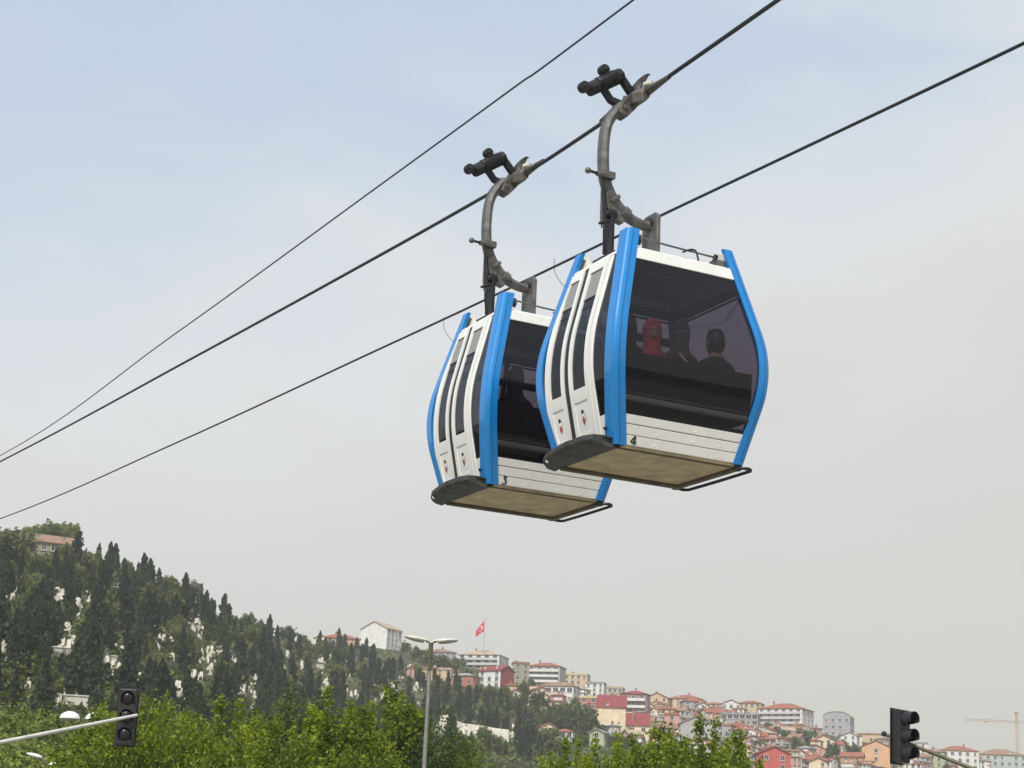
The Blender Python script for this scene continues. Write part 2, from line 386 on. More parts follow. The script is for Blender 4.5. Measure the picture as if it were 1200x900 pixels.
def window_mesh(w, h):
    b = MB()
    for x0, x1, z0, z1 in ((-w / 2 - .1, -w / 2, -.1, h + .1), (w / 2, w / 2 + .1, -.1, h + .1), (-w / 2, w / 2, -.1, 0), (-w / 2, w / 2, h, h + .1), (-.04, .04, 0, h)):
        b.box(x0, x1, -.12, .10, z0, z1, 0)
    b.box(-w / 2 - .2, w / 2 + .2, -.25, .09, -.2, -.102, 0)
    b.box(-w / 2, w / 2, -.03, .08, 0, h, 1)
    me = b.mesh('window'); me.materials.append(m_frame); me.materials.append(m_pane); return me
WIN = [window_mesh(1.2, 1.4), window_mesh(1.8, 1.5), window_mesh(0.9, 1.3)]

_d = MB(); _d.tube([(0, 0, 0), (0, 0, .9)], .05, 6)
_d.loft([[(r_ * math.cos(t), -.1 - q_ - .3 * r_ * math.sin(t), 1.0 + r_ * math.sin(t)) for t in (2 * math.pi * k / 12 for k in range(12))] for r_, q_ in ((.05, 0), (.3, .05), (.5, .16), (.52, .14), (.3, .02), (.05, -.03))])
DISH = _d.mesh('satellite_dish'); DISH.materials.append(m_frame)

def house(px, py, wpx, hpx, wall, roof, kind, label, yaw=0.0, cols=3, floors=None, scols=2, balcony=False, wall2=None, depth=None, group=None, rh=None, win=0, bare=False, wallside=None, setback=0.0):
    """px, py: foot of the house on the hillside; hpx to the eaves; yaw relative to facing the camera"""
    p, r = hit(px, py)
    if setback: p = p + Vector((p.x, p.y, 0)).normalized() * setback; p.z = ground_z(p.x, p.y)
    k = math.hypot(r, p.z) / F_PX * 1.02
    h = max(2.8, hpx * k); ya = math.radians(yaw); D = 0.75
    w = wpx * k / (math.cos(ya) + D * abs(math.sin(ya))) if depth is None else max(3.0, (wpx * k - depth * abs(math.sin(ya))) / math.cos(ya))
    d = depth or max(6.0, w * D)
    bear = math.atan2(p.x, p.y)
    c = p + Vector((math.sin(bear), math.cos(bear), 0)) * (d * 0.5)
    o = empty('house', (c.x, c.y, p.z), -bear + ya, label, 'house', group)
    b = MB(); b.box(-w / 2, w / 2, -d / 2, d / 2, -7.0, h)
    if kind == 'gable':
        rh_ = rh or w * 0.22
        b.add([(-w / 2, -d / 2, h), (w / 2, -d / 2, h), (0, -d / 2, h + rh_), (-w / 2, d / 2, h), (w / 2, d / 2, h), (0, d / 2, h + rh_)], [(0, 1, 2), (5, 4, 3)])
    if kind == 'gable_side':
        rh_ = rh or d * 0.25
        b.add([(-w / 2, -d / 2, h), (-w / 2, d / 2, h), (-w / 2, 0, h + rh_), (w / 2, -d / 2, h), (w / 2, d / 2, h), (w / 2, 0, h + rh_)], [(2, 1, 0), (3, 4, 5)])
    wl = b.build('wall', WALL[wall], o)
    ov = 0.45
    if wallside:
        s = MB(); sgn = 1 if ya < 0 else -1
        sx = sgn * (w / 2 + 0.02); pts = [(sx, -d / 2, -6), (sx, d / 2, -6), (sx, d / 2, h)] + ([(sx, 0, h + rh_)] if kind == 'gable_side' else []) + [(sx, -d / 2, h)]
        q = [(x + sgn * 0.06, y, z) for x, y, z in pts]
        s.loft([pts, q]); s.build('side_wall', WALL[wallside], o)
    rm = ROOF[roof]; b = MB()
    if kind == 'hip':
        rh_ = rh or min(w, d) * 0.20; x, y = w / 2 + ov, d / 2 + ov; rx = max(0.3, x - y) if x > y else 0.3; ry = 0.3 if x > y else max(0.3, y - x)
        b.loft([[(-x, -y, h), (x, -y, h), (x, y, h), (-x, y, h)], [(-x, -y, h + .22), (x, -y, h + .22), (x, y, h + .22), (-x, y, h + .22)], [(-rx, -ry, h + rh_), (rx, -ry, h + rh_), (rx, ry, h + rh_), (-rx, ry, h + rh_)]])
    elif kind == 'gable':
        for sg in (-1, 1):
            A0 = (sg * (w / 2 + ov), h - rh_ * ov / (w / 2)); B0 = (0, h + rh_)
            b.loft([[(A0[0], y, A0[1] + .02), (B0[0], y, B0[1] + .02), (B0[0], y, B0[1] + .28), (A0[0], y, A0[1] + .28)] for y in (-d / 2 - ov, d / 2 + ov)])
    elif kind == 'gable_side':
        for sg in (-1, 1):
            A0 = (sg * (d / 2 + ov), h - rh_ * ov / (d / 2)); B0 = (0, h + rh_)
            b.loft([[(x, A0[0], A0[1] + .02), (x, B0[0], B0[1] + .02), (x, B0[0], B0[1] + .28), (x, A0[0], A0[1] + .28)] for x in (-w / 2 - ov, w / 2 + ov)])
    elif kind == 'shed':
        rh_ = rh or d * 0.15
        b.loft([[(x, -d / 2 - ov, h + .02), (x, d / 2 + ov, h + rh_), (x, d / 2 + ov, h + rh_ + .25), (x, -d / 2 - ov, h + .27)] for x in (-w / 2 - ov, w / 2 + ov)])
    elif kind == 'barrel':
        rh_ = rh or w * 0.2
        def arc(y, g): return [((w / 2 + g) * math.cos(t), y, h + 0.05 + (rh_ + g) * math.sin(t)) for t in (math.pi * i / 12 for i in range(13))]
        b.loft([[*arc(y, 0.3), *reversed(arc(y, 0.0))] for y in (-d / 2 - .3, d / 2 + .3)])
        e_ = MB(); e_.loft([[*arc(y, -0.05)] for y in (-d / 2 + .05, d / 2 - .05)]); e_.build('gable_end', WALL[wall], o)
    else:
        b.box(-w / 2 - .25, w / 2 + .25, -d / 2 - .25, d / 2 + .25, h, h + .3)
        b.box(-w / 2, w / 2, -d / 2 + .01, -d / 2 + .25, h + .3, h + .9); b.box(-w / 2, -w / 2 + .25, -d / 2 + .25, d / 2, h + .3, h + .9); b.box(w / 2 - .25, w / 2, -d / 2 + .25, d / 2, h + .3, h + .9)
    rf = b.build('roof', rm, o)
    if kind != 'barrel' and rnd.random() < 0.6:
        cx = rnd.uniform(-.3, .3) * w; cy = rnd.uniform(-.2, .2) * d
        q = MB(); q.box(cx - .35, cx + .35, cy - .3, cy + .3, h, h + (rh_ if kind in ('hip', 'gable', 'gable_side', 'shed') else .5) + .9); q.box(cx - .45, cx + .45, cy - .4, cy + .4, h + (rh_ if kind in ('hip', 'gable', 'gable_side', 'shed') else .5) + .9, h + (rh_ if kind in ('hip', 'gable', 'gable_side', 'shed') else .5) + 1.1)
        q.build('chimney', m_chim, rf)
    if kind != 'barrel' and rnd.random() < .45:
        for _ in range(rnd.choice([1, 2])):
            ds = bpy.data.objects.new('satellite_dish', DISH); COL.objects.link(ds); ds.parent = rf; ds.location = (rnd.uniform(-.4, .4) * w, -d / 2 + .2, h + .28); ds.rotation_euler = (0, 0, rnd.uniform(-.6, .6))
    nf = floors or max(1, int(round(h / 3.1)))
    if bare: return o
    fh = h / nf
    sides = [('f', w, cols, 0)] + ([('s', d, scols, 1 if ya < 0 else -1)] if not wallside and scols else [])
    for nm, L_, n, sg in sides:
        for fl in range(nf):
            for i in range(n):
                if rnd.random() < 0.06: continue
                u = (i + .5) / n * L_ - L_ / 2; z = fl * fh + fh * 0.32
                wi = bpy.data.objects.new('window', WIN[win if rnd.random() < .8 else 2]); COL.objects.link(wi); wi.parent = o
                s_ = min(1.15, L_ / n / 1.8, fh / 2.1); wi.scale = (s_, 1, s_)
                if nm == 'f': wi.location = (u, -d / 2, z)
                else: wi.location = (sg * w / 2, u, z); wi.rotation_euler = (0, 0, math.pi / 2 * sg)
    if balcony:
        for fl in range(1, nf):
            z = fl * fh
            q = MB(); q.box(-w * .46, w * .46, -d / 2 - 1.3, -d / 2 - .001, z - .12, z + .12); bl = q.build('balcony', m_slab, o)
            q = MB(); q.box(-w * .46, w * .46, -d / 2 - 1.3, -d / 2 - 1.2, z + .12, z + 1.05); q.build('parapet', WALL['white'] if wall != 'white' else m_rail, bl)
    return o

H = house
# --- on the ridge behind the cypresses
H(446, 757, 47, 22, 'white', 'beige', 'gable', 'pale four-storey apartment block alone on the ridge above the cypresses', -38, 0, 4, 4)
H(398, 756, 46, 8, 'peach', 'tile', 'hip', 'long low house with orange tiled roof left of the grey block on the ridge', 6, 7, 2)
H(378, 753, 18, 7, 'cream', 'tile', 'gable', 'small cream gabled house at the end of the orange roofed row', -12, 2, 1)
H(474, 757, 12, 10, 'grey', 'brown', 'hip', 'narrow grey house joined to the side of the ridge apartment block', -20, 1, 2)
H(516, 770, 36, 8, 'lilac', 'brown', 'hip', 'low grey house with brown roof behind the street lamp heads', 8, 5, 2)
H(566, 784, 58, 17, 'white', 'beige', 'hip', 'broad white villa with beige hipped roof under the red flag', -18, 5, 3, 3, win=1, balcony=True)
H(502, 798, 20, 13, 'yellow', 'brown', 'flat', 'yellow orange house standing among cypresses behind the lamp pole', 14, 2, 3)
H(521, 800, 19, 14, 'sand', 'beige', 'flat', 'tan house beside the yellow orange one among cypresses', -10, 2, 3)
H(480, 793, 9, 9, 'pink', 'tile', 'gable', 'tiny pink white house between cypress tops', 5, 1, 2)
H(545, 808, 34, 15, 'brick', 'grey', 'hip', 'orange walled house with wide grey hipped roof below the white villa', -24, 3, 3)
H(581, 808, 40, 21, 'white', 'red', 'gable_side', 'white house whose end wall is painted dark red', -40, 3, 3, 0, wallside='maroon')
H(609, 806, 20, 27, 'olive', 'brown', 'flat', 'tall plain olive brown apartment block beside the dark red end wall', 10, 2, 4)
H(640, 806, 44, 24, 'grey', 'tile', 'hip', 'grey apartment block with red hipped roof and white balconies', -14, 4, 4, 2, balcony=True)
H(676, 804, 30, 18, 'sand', 'yellow', 'flat', 'beige block with yellow flat roof behind the balconied grey block', -10, 4, 3)
H(655, 824, 48, 19, 'white', 'brown', 'hip', 'white house with brown roof and open loggia under the balconied block', -16, 5, 2, 2, win=1)
H(601, 824, 16, 12, 'white', 'tile', 'gable', 'small white gabled house below the dark red end wall', 18, 1, 2)
H(652, 836, 17, 13, 'orange', 'tile', 'shed', 'small orange house with tilted roof under the loggia house', 0, 2, 2)
H(655, 842, 16, 8, 'white', 'grey', 'flat', 'low white cube with grey flat roof under the small orange house', 6, 2, 1)
H(698, 818, 24, 16, 'white', 'grey', 'flat', 'white and grey flat block above the brick red wing', -12, 3, 3)
H(719, 818, 25, 12, 'grey', 'beige', 'flat', 'grey flat-roofed block with thin beige parapet on the skyline', -10, 4, 2)
H(690, 846, 22, 26, 'brick', 'yellow', 'flat', 'brick red wing with white framed windows joined to the big cream wall', -6, 2, 4, 0)
H(716, 860, 32, 29, 'cream', 'red', 'shed', 'tall windowless cream wall under a steep bright red roof', 0, 0, 3, 0, rh=5.6, depth=13)
H(744, 846, 34, 31, 'mauve', 'red', 'hip', 'mauve brown apartment block with red hipped roof beside the big cream wall', -12, 3, 4, 2, balcony=True)
H(747, 872, 25, 20, 'cream', 'red', 'shed', 'small cream house with bright red sheet roof in front of the mauve block', 0, 2, 2, 0, rh=5.2, depth=10)
H(772, 834, 30, 15, 'sand', 'tile', 'gable', 'sandy gabled house with red tiles behind the mauve block', -16, 3, 3)
H(776, 846, 36, 14, 'yellow', 'tile', 'hip', 'yellowish house with long red hipped roof right of the mauve block', -14, 4, 2)
H(770, 858, 30, 16, 'grey', 'grey', 'shed', 'plain grey house with lean-to roof in front of the yellowish house', 10, 2, 2)
H(787, 862, 17, 22, 'pink', 'tile', 'flat', 'narrow plain pink block beside the lean-to grey house', 0, 1, 3, 0)
H(805, 824, 42, 13, 'sand', 'tile', 'hip', 'long sandy block with red roof on the skyline above the gabled grey house', -12, 5, 3)
H(812, 838, 30, 15, 'lilac', 'tile', 'hip', 'lilac grey house with red hipped roof in the crowded middle of town', 14, 3, 3)
H(816, 876, 42, 26, 'grey', 'grey', 'gable', 'large grey gabled house with blank end wall above the bright treetops', 6, 0, 3, 3)
H(836, 850, 30, 14, 'cream', 'tile', 'gable_side', 'cream house with red tiles stepping down behind the large grey gable', 24, 3, 2)
H(845, 872, 26, 20, 'lilac', 'brown', 'flat', 'dark lilac grey block right of the large grey gable', -8, 3, 3)
H(838, 828, 22, 10, 'white', 'tile', 'hip', 'small white house with red roof at the skyline in mid town', -10, 3, 2)
H(855, 838, 26, 12, 'white', 'tile', 'gable', 'white gabled house with red tiles below the skyline, before the red capped block', 12, 3, 2)
H(880, 836, 30, 17, 'sand', 'tile', 'hip', 'sand coloured block capped by a red hipped roof on the skyline', -12, 4, 3)
H(868, 858, 44, 19, 'lilac', 'grey', 'flat', 'grey lilac block with rows of open dark bays', -6, 6, 3, 2, win=1)
H(921, 861, 62, 28, 'white', 'tile', 'hip', 'large white apartment block with many balconies and red roof cap', -20, 6, 5, 3, balcony=True)
H(893, 872, 26, 14, 'grey', 'tile', 'gable', 'grey gabled house below the large white apartment block', 10, 3, 2)
H(983, 864, 34, 22, 'lilac', 'yellow', 'barrel', 'grey hall with yellow barrel vault roof on the skyline', -12, 4, 3, 2)
H(904, 905, 42, 20, 'coral', 'red', 'gable', 'big coral red house behind the near treetops', 14, 2, 2)
H(954, 906, 38, 14, 'white', 'tile', 'hip', 'white house with broad red hipped roof left of the peach gable', 8, 4, 2)
H(1026, 905, 32, 27, 'peach', 'tile', 'gable', 'peach house with plain gable end beside the traffic signal', 4, 1, 3, 0)
H(999, 903, 26, 15, 'orange', 'tile', 'gable_side', 'low orange house with red tiles joined to the peach gable', -6, 2, 2)
H(996, 872, 26, 9, 'white', 'tile', 'hip', 'white bungalow with red roof below the vaulted hall', 10, 3, 1)
H(1023, 872, 34, 10, 'sand', 'brown', 'flat', 'low sandy block on the ridge right of the vaulted hall', -10, 5, 1)
H(963, 880, 26, 12, 'cream', 'tile', 'gable', 'cream gabled house among trees below the vaulted hall', 14, 2, 2)
H(1075, 896, 24, 22, 'white', 'grey', 'flat', 'plain white tower block behind the traffic signal', 6, 2, 4)
H(1096, 900, 26, 17, 'green', 'brown', 'hip', 'pale green house with brown roof beside the white tower block', -10, 2, 3)
H(1122, 903, 46, 21, 'white', 'tile', 'hip', 'white three-storey house with long red roof beyond the signal arm', 12, 5, 3, 2)
H(1172, 906, 56, 19, 'teal', 'brown', 'hip', 'pale teal apartment block with brown roof under the tower crane', 8, 7, 3, 2)
H(1215, 906, 34, 18, 'teal', 'yellow', 'flat', 'pale teal flat-roofed block at the end of the terrace under the crane', 0, 4, 3)
# lower houses showing between trees
H(662, 868, 26, 9, 'white', 'tile', 'hip', 'low white house with red roof among trees under the hillside wood', -14, 3, 1)
H(640, 862, 20, 8, 'cream', 'tile', 'gable', 'tiny cream house with red tiles deep in the hillside wood', 12, 2, 1)
H(702, 876, 20, 16, 'green', 'grey', 'gable', 'pale green gabled house below the tall cream wall', -18, 1, 2)
H(620, 840, 14, 9, 'white', 'tile', 'hip', 'small white house half hidden by trees below the olive block', 10, 1, 2)
H(598, 812, 15, 6, 'sand', 'tile', 'hip', 'low shed with orange tiles at the foot of the dark red end wall', 0, 2, 1)
H(775, 880, 20, 14, 'peach', 'tile', 'shed', 'peach coloured house peeping over the bright treetops', 0, 2, 2)
# long house under the trees on the hilltop
H(58, 650, 64, 9, 'olive', 'brown', 'gable_side', 'brown house with long tiled roof hidden in trees on the cemetery hilltop', 12, 5, 1, rh=2.2)
# the rest of the crowded town: alike small houses, told apart by place only
G = 'small crowded houses on the hazy far slope'
TX = {'white': 'small plain white house crowded between bigger buildings', 'cream': 'small plain cream house crowded between bigger buildings', 'grey': 'small plain grey house crowded between bigger buildings', 'pink': 'small plain pink house crowded between bigger buildings'}
sx = [r_[0] for r_ in RIDGE]; sy = [r_[1] for r_ in RIDGE]
for i in range(270):
    px = rnd.uniform(625, 1195) if i % 2 else rnd.uniform(715, 960); y0 = float(np.interp(px, sx, sy))
    py = y0 + 5 + rnd.random() * min(46, 905 - y0)
    wl = rnd.choice(['white', 'cream', 'grey', 'pink', 'white', 'cream'])
    H(px, py, rnd.uniform(11, 24), rnd.uniform(7, 14), wl, rnd.choice(['tile', 'tile', 'brown', 'brown', 'beige', 'grey']), rnd.choice(['hip', 'gable', 'gable_side', 'hip']), TX[wl], rnd.uniform(-30, 30), rnd.choice([2, 3]), rnd.choice([2, 3]), 1, group=G + ', ' + wl, balcony=rnd.random() < .3, win=rnd.choice([0, 1, 2]))

# red flag with crescent and star on its mast
fp, fr = hit(566, 772); fp = Vector((fp.x, fp.y, 0)) ; kf = fr / F_PX
fz = ground_z(fp.x, fp.y); top = EYE[2] + azel(565, 726)[1] * fr
fl = empty('flag', (fp.x, fp.y, fz), 0, 'red flag with white crescent and star drooping from a mast', 'flag')
b = MB(); b.tube([(0, 0, -1), (0, 0, top - fz)], [0.28, 0.18], 8); b.ball((0, 0, top - fz + .1), 0.3); b.build('mast', mat('mast_paint', (0.5, 0.5, 0.48), 0.5, 0.3), fl)
m_red = mat('flag_red', (0.62, 0.015, 0.035), 0.7, var=0.08); m_fw = mat('flag_white', (0.8, 0.8, 0.8), 0.7, var=0.05)
def fpt(u, v, off=0.0):
    # u along the fly, v along the hoist (0 top .. 1 bottom); the fly hangs down and back
    x = -0.25 - 3.9 * u ** 0.9; z = top - fz - 0.6 - 5.2 * v - 5.4 * u * (1 - 0.42 * v); return (x, 0.45 * math.sin(u * 7 + v * 2) + off, z)
b = MB(); n = 14
for o_ in (0.0,):
    b.add([fpt(i / n, j / 8) for i in range(n + 1) for j in range(9)], [(i * 9 + j, i * 9 + j + 1, (i + 1) * 9 + j + 1, (i + 1) * 9 + j) for i in range(n) for j in range(8)])
b.build('cloth', m_red, fl, smooth=True)
b = MB(); c1 = []; c2 = []
for i in range(21):
    t = math.pi * (0.22 + 1.56 * i / 20); c1.append(fpt(0.36 + 0.21 * math.cos(t), 0.5 + 0.27 * math.sin(t), -.04)); s_ = 0.78; c2.append(fpt(0.42 + 0.165 * math.cos(t), 0.5 + 0.215 * math.sin(t), -.04))
b.add(c1 + c2, [(i, i + 1, 22 + i, 21 + i) for i in range(20)]); b.build('crescent', m_fw, fl)
b = MB(); st = []
for i in range(10):
    t = math.pi + math.pi * i / 5; rr_ = 0.10 if i % 2 == 0 else 0.04; st.append(fpt(0.60 + rr_ * math.cos(t), 0.5 + rr_ * 1.3 * math.sin(t), -.05))
b.add(st + [fpt(0.60, 0.5, -.05)], [(i, (i + 1) % 10, 10) for i in range(10)]); b.build('star', m_fw, fl)

# tower crane
cp = at(1193, 880, 1330); k = 1330 / F_PX
cr_ = empty('tower_crane', (cp.x, cp.y, ground_z(cp.x, cp.y)), 0.25, 'yellow orange tower crane rising over the far roofs', 'crane')
m_cr = mat('crane_paint', (0.55, 0.36, 0.22), 0.6); hz = EYE[2] + azel(1193, 846)[1] * 1330 - cr_.location.z; tz = EYE[2] + azel(1193, 835)[1] * 1330 - cr_.location.z
def truss(b, p, q, w, n, rad, up):
    p, q = Vector(p), Vector(q); d = (q - p).normalized(); a = d.cross(Vector(up)).normalized() * w / 2; c = Vector(up).normalized() * w / 2
    cs = [a + c, a - c, -a - c, -a + c]
    for v in cs: b.tube([p + v, q + v], rad, 5)
    for i in range(n):
        s0, s1 = p.lerp(q, i / n), p.lerp(q, (i + 1) / n)
        for j in range(4):
            b.tube([s0 + cs[j], s1 + cs[(j + 1) % 4]], rad * .6, 4)
b = MB(); truss(b, (0, 0, -3), (0, 0, hz), 1.7, 22, 0.14, (0, 1, 0)); b.build('mast', m_cr, cr_)
b = MB(); truss(b, (0, 0, hz), (-43, 0, hz - 1.0), 1.3, 20, 0.11, (0, 0, 1)); b.build('jib', m_cr, cr_)
b = MB(); truss(b, (0, 0, hz), (15, 0, hz), 1.3, 7, 0.11, (0, 0, 1)); b.box(12, 15, -.9, .9, hz - 2.4, hz - .4); b.build('counter_jib', m_cr, cr_)
b = MB(); truss(b, (0, 0, hz), (0, 0, tz), 1.4, 4, 0.2, (0, 1, 0)); b.box(-1.5, 1.0, -1.2, 1.2, tz - .4, tz + .6); b.build('tower_head', m_cr, cr_)
b = MB(); b.tube([(0, 0, tz), (-26, 0, hz)], 0.09, 5); b.tube([(0, 0, tz), (13, 0, hz)], 0.09, 5); b.build('tie_bar', m_cr, cr_)
b = MB(); b.box(-27, -24.5, -.7, .7, hz - 1.6, hz - .9); b.box(-26, -25.4, -.3, .3, hz - 2.8, hz - 1.6); b.build('trolley', m_cr, cr_)

# ------------------------------------------------------------------ the cemetery hill
m_marble = dirty(mat('grave_marble', (0.72, 0.67, 0.57), 0.7, var=0.2, scale=1.5), amount=0.4, scale=(1, 1, .4))
m_terrace = dirty(mat('terrace_limestone', (0.56, 0.53, 0.46), 0.9, var=0.2, scale=.8), amount=0.4, scale=(.6, .6, .3))
SPOTS = [(15, 700), (14, 712), (70, 700), (72, 712), (100, 702), (99, 715), (74, 738), (84, 745), (8, 765), (9, 778), (65, 764), (80, 770), (124, 774), (129, 788), (163, 790), (34, 803), (38, 812), (75, 808), (80, 822), (100, 832), (60, 828), (182, 738), (186, 752), (193, 762), (204, 770), (222, 732), (232, 745), (236, 770), (239, 785), (206, 812), (212, 818), (257, 762), (275, 766), (297, 796), (137, 690), (142, 752), (138, 768), (232, 800), (245, 772), (283, 812), (290, 775),
         (352, 784), (370, 781), (377, 779), (382, 797), (380, 806), (387, 815), (334, 764), (298, 797), (275, 772), (285, 812), (297, 822), (448, 812), (456, 817), (464, 812), (441, 820), (479, 786), (413, 800), (409, 814), (470, 800), (490, 812), (512, 855), (600, 858)]
def tomb_mesh(v):
    b = MB(); w, l, h = [(1.4, 2.6, 0.7), (2.2, 2.8, 0.9), (1.2, 2.2, 0.5)][v]
    b.box(-w / 2, w / 2, -l / 2, l / 2, -1.2, h * .6); b.box(-w * .42, w * .42, -l * .42, l * .42, h * .6, h)
    hw, hh = w * .32, [2.0, 2.3, 1.7][v]
    arch = [(-hw, hh * .8), (-hw * .7, hh * .95), (0, hh), (hw * .7, hh * .95), (hw, hh * .8)]
    ring = lambda y: [(-hw, y, h), *[(x, y, h + z) for x, z in arch], (hw, y, h)]
    b.loft([ring(l * .36), ring(l * .46)]); b.box(-hw * .5, hw * .5, -l * .44, -l * .36, h, h + hh * .5)
    me = b.mesh('tomb', 0.03, 1); me.materials.append(m_marble); return me
TM = [tomb_mesh(i) for i in range(3)]
TL = ['white marble grave with wide stepped base between the cypresses', 'broad white marble family grave between the cypresses', 'narrow white marble grave with slim headstone between the cypresses']
for (px, py) in SPOTS:
    n = rnd.choice([3, 4, 5])
    for i in range(n):
        p, r = hit(px + rnd.gauss(0, 7), py + rnd.gauss(0, 6)); v = rnd.choice([0, 0, 1, 2])
        t = bpy.data.objects.new('grave', TM[v]); COL.objects.link(t); t.location = p; t.rotation_euler = (0, 0, rnd.uniform(-.5, .5) - math.atan2(p.x, p.y)); s_ = rnd.uniform(.38, .75); t.scale = (s_, s_, s_)
        tag(t, TL[v], 'grave', 'cemetery graves, shape %s' % 'abc'[v])
    if rnd.random() < .22:
        p, r = hit(px, py + 5); bear = math.atan2(p.x, p.y); L_ = rnd.uniform(2.5, 5)
        b = MB(); b.box(-L_ / 2, L_ / 2, -.35, .35, -3, 1.1); b.box(-L_ / 2 - .1, L_ / 2 + .1, -.45, .45, 1.1, 1.3)
        w_ = b.build('terrace_wall', m_terrace, bevel=.04, seg=1); w_.location = p; w_.rotation_euler = (0, 0, -bear + rnd.uniform(-.3, .3)); tag(w_, 'pale limestone retaining wall below graves on the hill', 'wall', 'terrace walls in the cemetery')
# larger white boundary wall low on the hill
p, r = hit(548, 864); b = MB()
b.loft([[(x, y, z) for y, z in ((-.4, -4), (.4, -4), (.4, h_), (-.4, h_))] for x, h_ in ((-9, 5.2), (-6, 6.0), (-3.6, 4.4), (-1, 3.6), (3, 3.3), (8, 2.6), (12, 2.2))]); w_ = b.build('cemetery_wall', m_marble, bevel=.05, seg=1); w_.location = p; w_.rotation_euler = (0, 0, -math.atan2(p.x, p.y) - .25); tag(w_, 'long whitewashed wall stepping down low on the wooded hill', 'wall')

def covers(p, hgt, half, spots=SPOTS):
    x0, y0 = project(p); x1, y1 = project(p + Vector((0, 0, hgt))); k = F_PX / math.hypot(p.x, p.y)
    for sx_, sy_ in spots:
        if abs(sx_ - (x0 + x1) / 2) < half * k + 2.0 and y1 - 1 < sy_ < y0 + 2: return True
    return False

cand = []
px = -20.0; tree_rng = random.Random(3)
for px in np.arange(-25, 655, 8.6):
    y0 = float(np.interp(px, sx, sy)); yb = float(np.interp(px, [0, 120, 300, 480, 655], [842, 852, 872, 886, 895])); py = y0 + tree_rng.uniform(0, 8)
    while py < yb:
        if px < 420 or py > y0 + np.interp(px, [420, 480, 560, 655], [4, 26, 30, 48]): cand.append((px + tree_rng.uniform(-5, 5), py))
        py += tree_rng.uniform(7.5, 13) * (1.0 if px < 320 else .8)
HOUSEPTS = [(502, 791), (521, 793), (545, 800), (581, 798), (480, 789), (38, 642), (46, 643), (56, 645), (538, 850), (548, 854), (558, 858), (640, 858), (662, 862)]
placed = []
for cx, cy in cand:
    p, r = hit(cx, cy); hgt = tree_rng.choice([tree_rng.uniform(3.6, 5.5), tree_rng.uniform(5.2, 7.2), tree_rng.uniform(6.8, 9.2)]) * (0.92 if cx > 350 else 1.0)
    kind = 'c' if tree_rng.random() < (0.60 if cx < 300 else 0.66) else ('b' if tree_rng.random() < .72 else 'o')
    if kind != 'c': hgt *= .62
    if covers(p, hgt, (hgt * .10 if kind == 'c' else hgt * .36), HOUSEPTS + SPOTS): continue
    if cx < 120 and cy < 665: kind = 'c' if cx > 95 else 'p'
    placed.append((kind, p, r, hgt))
placed.sort(key=lambda q: q[2])
nc = 0; far = []
CL = 'slender dark cypress tree on the cemetery hillside'
for kind, p, r, hgt in placed:
    rz = tree_rng.uniform(0, 6.28)
    if kind == 'c':
        nc += 1
        if nc > 290: far.append((p, hgt, rz)); continue
        s_ = hgt / 9.0; fat = s_ * tree_rng.uniform(.75, 1.6)
        plant_tree('cypress_tree', cyp_tr, tree_rng.choice(cyps), p, (fat, fat, s_), rz, CL, 'cypresses of the cemetery hill')
    else:
        t_, c_ = tree_rng.choice(hillb if kind == 'b' else palb); s_ = hgt / 7.0 * (1.0 if kind == 'b' else .8)
        plant_tree('broadleaf_tree', t_, c_, p - Vector((0, 0, .4)), (s_ * 1.05, s_ * 1.05, s_), rz, {'b': 'rounded mid green tree among the cypresses on the hill', 'o': 'pale olive green tree among the cypresses on the hill', 'p': 'pale yellowish spring tree on the hilltop beside the brown house'}[kind], {'b': 'broadleaf trees on the cemetery hill', 'o': 'olive green trees on the cemetery hill', 'p': 'pale trees on the hilltop'}[kind])
# the cypresses past the first three hundred, one far-off wood
if far:
    cs = []; fsn = []; tone = []
    base = [(np.array([v.co for v in m_.vertices]), np.array([p_.vertices[:] for p_ in m_.polygons]), np.array([d_.value for d_ in m_.attributes['tone'].data])) for m_ in cyps_far]
    off = 0
    for p, hgt, rz in far:
        v, f_, t_ = base[int(rz * 10) % 3]; s_ = hgt / 9.0; c_, n_ = math.cos(rz), math.sin(rz)
        w = np.stack([(v[:, 0] * c_ - v[:, 1] * n_) * s_ * 1.2, (v[:, 0] * n_ + v[:, 1] * c_) * s_ * 1.2, v[:, 2] * s_ - .4], 1) + np.array(p)
        cs.append(w); fsn.append(f_ + off); tone.append(np.clip(t_ + rz / 30 - .1, 0, 1)); off += len(v)
    me = bpy.data.meshes.new('cypress_wood'); me.from_pydata(np.vstack(cs).tolist(), [], np.vstack(fsn).tolist())
    a_ = me.attributes.new('tone', 'FLOAT', 'POINT'); a_.data.foreach_set('value', np.concatenate(tone).astype(np.float32))
    o = link('cypress_wood', me, m_cyp); tag(o, 'far cypress wood massed along the distant ridge', 'wood'); o['kind'] = 'stuff'
# big bright trees on the hilltop
for px, py, hp, kind in [(4, 672, 50, 'p'), (24, 655, 34, 'p'), (55, 646, 34, 'g'), (78, 648, 34, 'g'), (40, 640, 26, 'g'), (338, 752, 18, 'p'), (355, 756, 12, 'g'), (222, 704, 24, 'p'), (196, 692, 18, 'p')]:
    p, r = hit(px, py); t_, c_ = rnd.choice(palb if kind == 'p' else crestb); s_ = hp * r / F_PX / (8.0 if kind == 'p' else 7.0)
    plant_tree('broadleaf_tree', t_, c_, p - Vector((0, 0, .3)), (s_ * 1.15, s_ * 1.15, s_), rnd.uniform(0, 6), 'tall pale yellowish tree showing on the hill skyline' if kind == 'p' else 'full green tree showing on the hill skyline', 'skyline trees, ' + ('pale' if kind == 'p' else 'green'))
